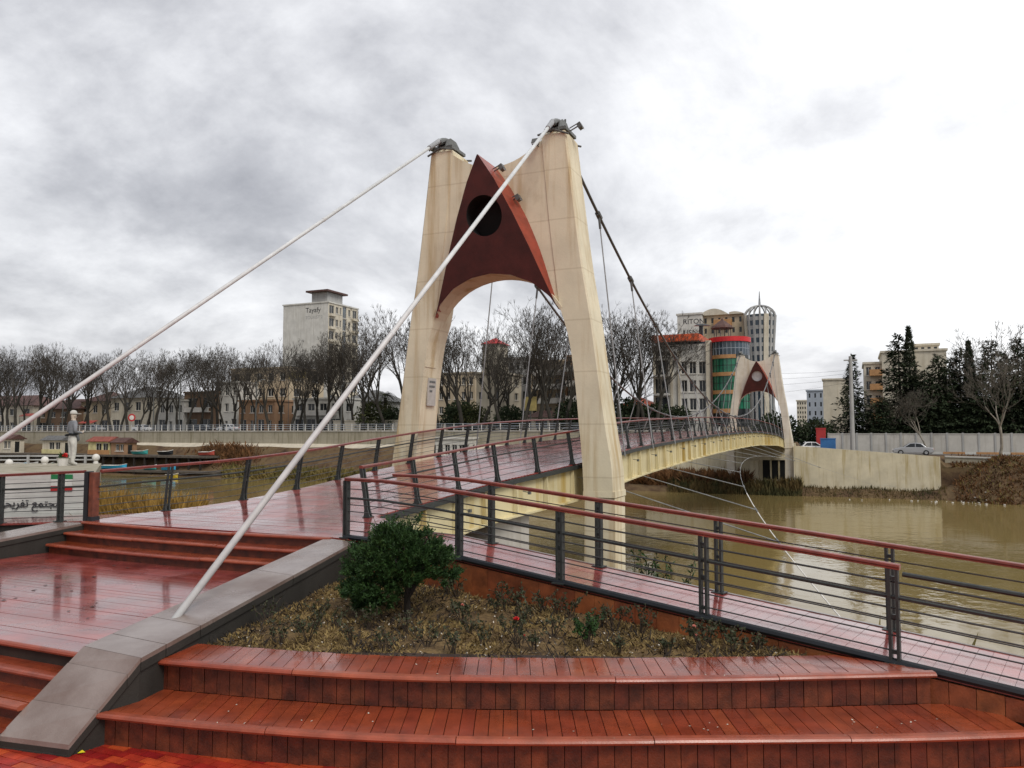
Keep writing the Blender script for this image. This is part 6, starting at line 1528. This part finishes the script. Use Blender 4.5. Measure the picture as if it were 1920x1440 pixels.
# low white rail with globe lamps
wr = thing('terrace_rail', 'low white pipe rail round the terrace edge', 'railing', (-13, 27, TZ))
for z in (.12, .24): MB().tube([Vector((-22, 24.7, TZ+z)), Vector((xk-.1, 25.2, TZ+z))], .025, 6).build('rail', MAT['w_grey'], wr)
for k in range(5): MB().box((-21+k*1.8, 24.76+k*.09, TZ+.14), (.06, .06, .28)).build('post', MAT['w_grey'], wr)
for px, py, lb in ((17, 866, 'white globe lamp on the terrace near the stay'), (84, 861, 'white globe lamp on the terrace beside the statue'), (180, 856, 'white globe lamp at the far corner of the terrace')):
    g = pY(px, py+2, 24.6 if px < 150 else 25.1); t = thing('globe_lamp', lb, 'lamp', (g.x, g.y, TZ))
    MB().lathe([(.08, TZ-.02), (.07, TZ+.06), (.035, TZ+.1), (.03, g.z-.1)], (g.x, g.y, 0), 10).build('stem', MAT['trim_white'], t)
    MB().lathe([(.03, -.12), (.085, -.085), (.12, 0), (.085, .085), (.02, .12)], tuple(g), 12).build('globe', MAT['trim_white'], t, True)

# statue: one continuous figure grown from a skeleton
sp = pY(134, 869, 23.6); sp.z = TZ
st_ = thing('statue', 'painted statue of a standing person in grey shirt pale trousers and cap', 'statue', sp)
V_ = {}; E_ = []; Rd = []
def J(n, x, y, z, r, par=None, r2=None):
    V_[n] = len(Rd); Rd.append((Vector((x, y, z)), r, r2 or r))
    if par is not None: E_.append((V_[par], V_[n]))
J('pelvis', 0, 0, .86, .15, None, .12); J('waist', 0, .0, 1.0, .125, 'pelvis', .10); J('chest', 0, 0, 1.22, .155, 'waist', .115); J('neck', 0, -.01, 1.40, .055, 'chest'); J('neck2', .01, -.02, 1.46, .055, 'neck')
J('head', .015, -.03, 1.55, .088, 'neck2', .10); J('crown', .015, -.02, 1.66, .075, 'head', .085)
for sd, n in ((-1, 'L'), (1, 'R')):
    J('hip'+n, sd*.09, 0, .80, .105, 'pelvis'); J('knee'+n, sd*.10, -.02, .45, .078, 'hip'+n); J('ankle'+n, sd*.10, .02, .09, .062, 'knee'+n); J('toe'+n, sd*.115, -.13, .035, .042, 'ankle'+n, .03)
    J('sho'+n, sd*.17, 0, 1.33, .075, 'chest'); J('elb'+n, sd*.26, .03, 1.06, .05, 'sho'+n); J('wri'+n, sd*.11, -.24, 1.02, .033, 'elb'+n); J('palm'+n, sd*.05, -.29, 1.03, .034, 'wri'+n, .02)
    for k in range(4): J('f%d' % k+n, sd*(.01-.002*k), -.34+.006*abs(k-1.5), 1.065-.022*k, .0095, 'palm'+n); J('g%d' % k+n, -sd*.03, -.325, 1.06-.022*k, .008, 'f%d' % k+n)
    J('th'+n, sd*.05, -.30, 1.085, .010, 'palm'+n); J('tip'+n, sd*.02, -.33, 1.11, .008, 'th'+n)
me = bpy.data.meshes.new('figure'); me.from_pydata([p for p, a, b in Rd], E_, []); fo = bpy.data.objects.new('figure', me); COL.objects.link(fo)
sk = fo.modifiers.new('skin', 'SKIN'); ss_ = fo.modifiers.new('sub', 'SUBSURF'); ss_.levels = 2; ss_.render_levels = 2
for i, (p, a, b) in enumerate(Rd): me.skin_vertices[0].data[i].radius = (a, b)
me.skin_vertices[0].data[0].use_root = True
dg = bpy.context.evaluated_depsgraph_get(); fm = bpy.data.meshes.new_from_object(fo.evaluated_get(dg)); bpy.data.objects.remove(fo)
mat('st_white', (.52, .51, .47), .7, .15, 6); mat('st_grey', (.19, .20, .22), .7, .2, 6); mat('st_face', (.50, .42, .34), .7, .12, 8)
for m_ in ('st_white', 'st_grey', 'st_face'): fm.materials.append(MAT[m_])
for p in fm.polygons:
    z = p.center.z; arm = p.center.y < -.2 and z > .9
    p.material_index = 2 if (z > 1.42 or arm and p.center.y < -.235) else 1 if (z > .93) else 0
    p.use_smooth = True
yawS = 2.5; fm.transform(Matrix.Translation(sp) @ Matrix.Rotation(yawS, 4, 'Z') @ Matrix.Scale(.97, 4))
fo = bpy.data.objects.new('body', fm); COL.objects.link(fo); put(fo, st_)
sm = Matrix.Translation(sp) @ Matrix.Rotation(yawS, 4, 'Z') @ Matrix.Scale(.97, 4)
def sbuild(mb, nm, m_): 
    mb.v = [tuple(sm@Vector(v)) for v in mb.v]; return mb.build(nm, MAT[m_], st_, True)
sbuild(MB().lathe([(.10, 1.61), (.104, 1.64), (.095, 1.69), (.055, 1.73), (.01, 1.74)], (.015, -.02, 0), 14), 'cap', 'st_white')
sbuild(MB().box((.015, -.15, 1.625), (.17, .14, .016)), 'cap_brim', 'st_white')
for sd in (-1, 1): sbuild(MB().lathe([(.004, -.012), (.014, 0), (.004, .012)], (.015+sd*.035, -.132, 1.57), 6), 'eye', 'ink')
sbuild(MB().add([(.0, -.13, 1.555), (.03, -.13, 1.555), (.015, -.162, 1.53), (.015, -.132, 1.58)], [(0, 1, 2), (0, 2, 3), (1, 3, 2)]), 'nose', 'st_face')
sbuild(MB().box((.015, -.131, 1.495), (.05, .012, .01)), 'mouth', 'box_red')
for sd in (-1, 1): sbuild(MB().lathe([(.008, -.03), (.022, 0), (.008, .03)], (.015+sd*.095, -.02, 1.55), 6), 'ear', 'st_face')
sbuild(MB().tube([(-.2, -.02, .99), (0, -.17, 1.0), (.19, -.02, .96), (.12, .14, .95), (-.12, .14, .98), (-.2, -.02, .99)], .04, 6), 'sash', 'metal_black')
sbuild(MB().tube([(-.16, -.06, .98), (.05, -.19, .82), (.2, -.05, .66)], [.05, .06, .035], 6), 'cloth_fold', 'st_grey')
sbuild(MB().tube([(-.25, -.28, 1.06), (.0, -.32, 1.03), (.5, -.36, .99)], .014, 5), 'rod', 'hardware')

# planter tub with flowers next to the statue
g = pY(118, 868, 23.5); t = thing('flower_tub', 'small white tub with red flower and green leaves at the feet of the statue', 'planter', (g.x, g.y, TZ))
MB().lathe([(.13, TZ), (.17, TZ+.22), (.19, TZ+.24)], (g.x, g.y, 0), 10).build('tub', MAT['trim_white'], t)
lf = MB()
for k in range(60): leaf(lf, Vector((g.x, g.y, TZ+.22))+rv(.08), rv()+Vector((-.4, 0, .7)), rv(), .16, .06)
lf.build('foliage', MAT['leaf_green'], t); fl2 = MB()
for k in range(30): leaf(fl2, Vector((g.x+.1, g.y-.08, TZ+.32)), rv(), rv(), .09, .06)
fl2.build('flower', MAT['petal_red'], t)

# ================================================================== STREET FURNITURE ON THE QUAY
for px, top, lb in ((337, 705, 'tall dark lamp post on the quay before the white shop front house'), (288, 735, 'shorter lamp post on the quay beside the cream hipped house'), (480, 715, 'lamp post on the quay at the orange plastered house'), (640, 722, 'lamp post on the quay left of the beige garden wall'), (118, 728, 'lamp post on the quay behind the statue and dark brown house')):
    p = ps(px, 86.5, 3.05); zt = pY(px, top, p.y).z; t = thing('lamp_post', lb, 'lamp post', p)
    MB().tube([p, Vector((p.x, p.y, zt))], [.13, .07], 6).build('pole', MAT['hardware'], t)
    MB().tube([Vector((p.x, p.y, zt-.1)), Vector((p.x, p.y, zt))+VD*.5+Vector((0, 0, .35)), Vector((p.x, p.y, zt))+VD*1.3+Vector((0, 0, .3))], .05, 5).build('arm', MAT['hardware'], t)
    MB().box(Vector((p.x, p.y, zt+.26))+VD*1.5, (.7, .24, .12), BR).build('lamp_head', MAT['galv'], t)
car('dark car parked on the quay before the brown balcony house', ps(383, 91, 3.08), BR, 'metal_black')
car('white car parked on the quay before the tall narrow white house', ps(428, 91.5, 3.08), BR+math.pi, 'white_paint')
car('silver car parked on the quay before the tan gable house', ps(180, 91, 3.08), BR, 'silver_paint')
car('white car parked on the quay under the lamp post by the cream hipped house', ps(268, 91.5, 3.08), BR, 'white_paint')
for px, y, w, lb in ((172, 789, 2.2, 'red awning over a shop on the quay behind the cream hut'), (62, 776, 2.6, 'dull orange awning on the cream quay house')):
    p = ps(px, 99.6); z = pY(px, y, p.y).z; t = thing('awning', lb, 'awning', (p.x, p.y, z))
    MB().hexa([p+Vector((0, 0, z))-VD*w-UD*1.6-Vector((0, 0, .6)), p+Vector((0, 0, z))+VD*w-UD*1.6-Vector((0, 0, .6)), p+Vector((0, 0, z))+VD*w, p+Vector((0, 0, z))-VD*w], [p+Vector((0, 0, z+.1))-VD*w-UD*1.6-Vector((0, 0, .6)), p+Vector((0, 0, z+.1))+VD*w-UD*1.6-Vector((0, 0, .6)), p+Vector((0, 0, z+.1))+VD*w, p+Vector((0, 0, z+.1))-VD*w]).build('cloth', MAT['boat_red'], t)
    for sd in (-1, 1): MB().tube([Vector((p.x, p.y, 3.0))+VD*w*sd*.95-UD*1.5, Vector((p.x, p.y, z-.5))+VD*w*sd*.95-UD*1.5], .05, 5).build('post', MAT['hardware'], t)
p = ps(248, 85.5, 3.05); zt = pY(248, 783, p.y).z; t = thing('road_sign', 'round red and white road sign on the quay edge', 'sign', p)
MB().tube([p, Vector((p.x, p.y, zt))], .05, 6).build('pole', MAT['galv'], t)
MB().tube([Vector((p.x, p.y-.06, zt)), Vector((p.x, p.y-.1, zt))], .75, 18).build('plate', MAT['box_red'], t); MB().tube([Vector((p.x, p.y-.1, zt)), Vector((p.x, p.y-.115, zt))], .45, 18).build('inner_disc', MAT['trim_white'], t)
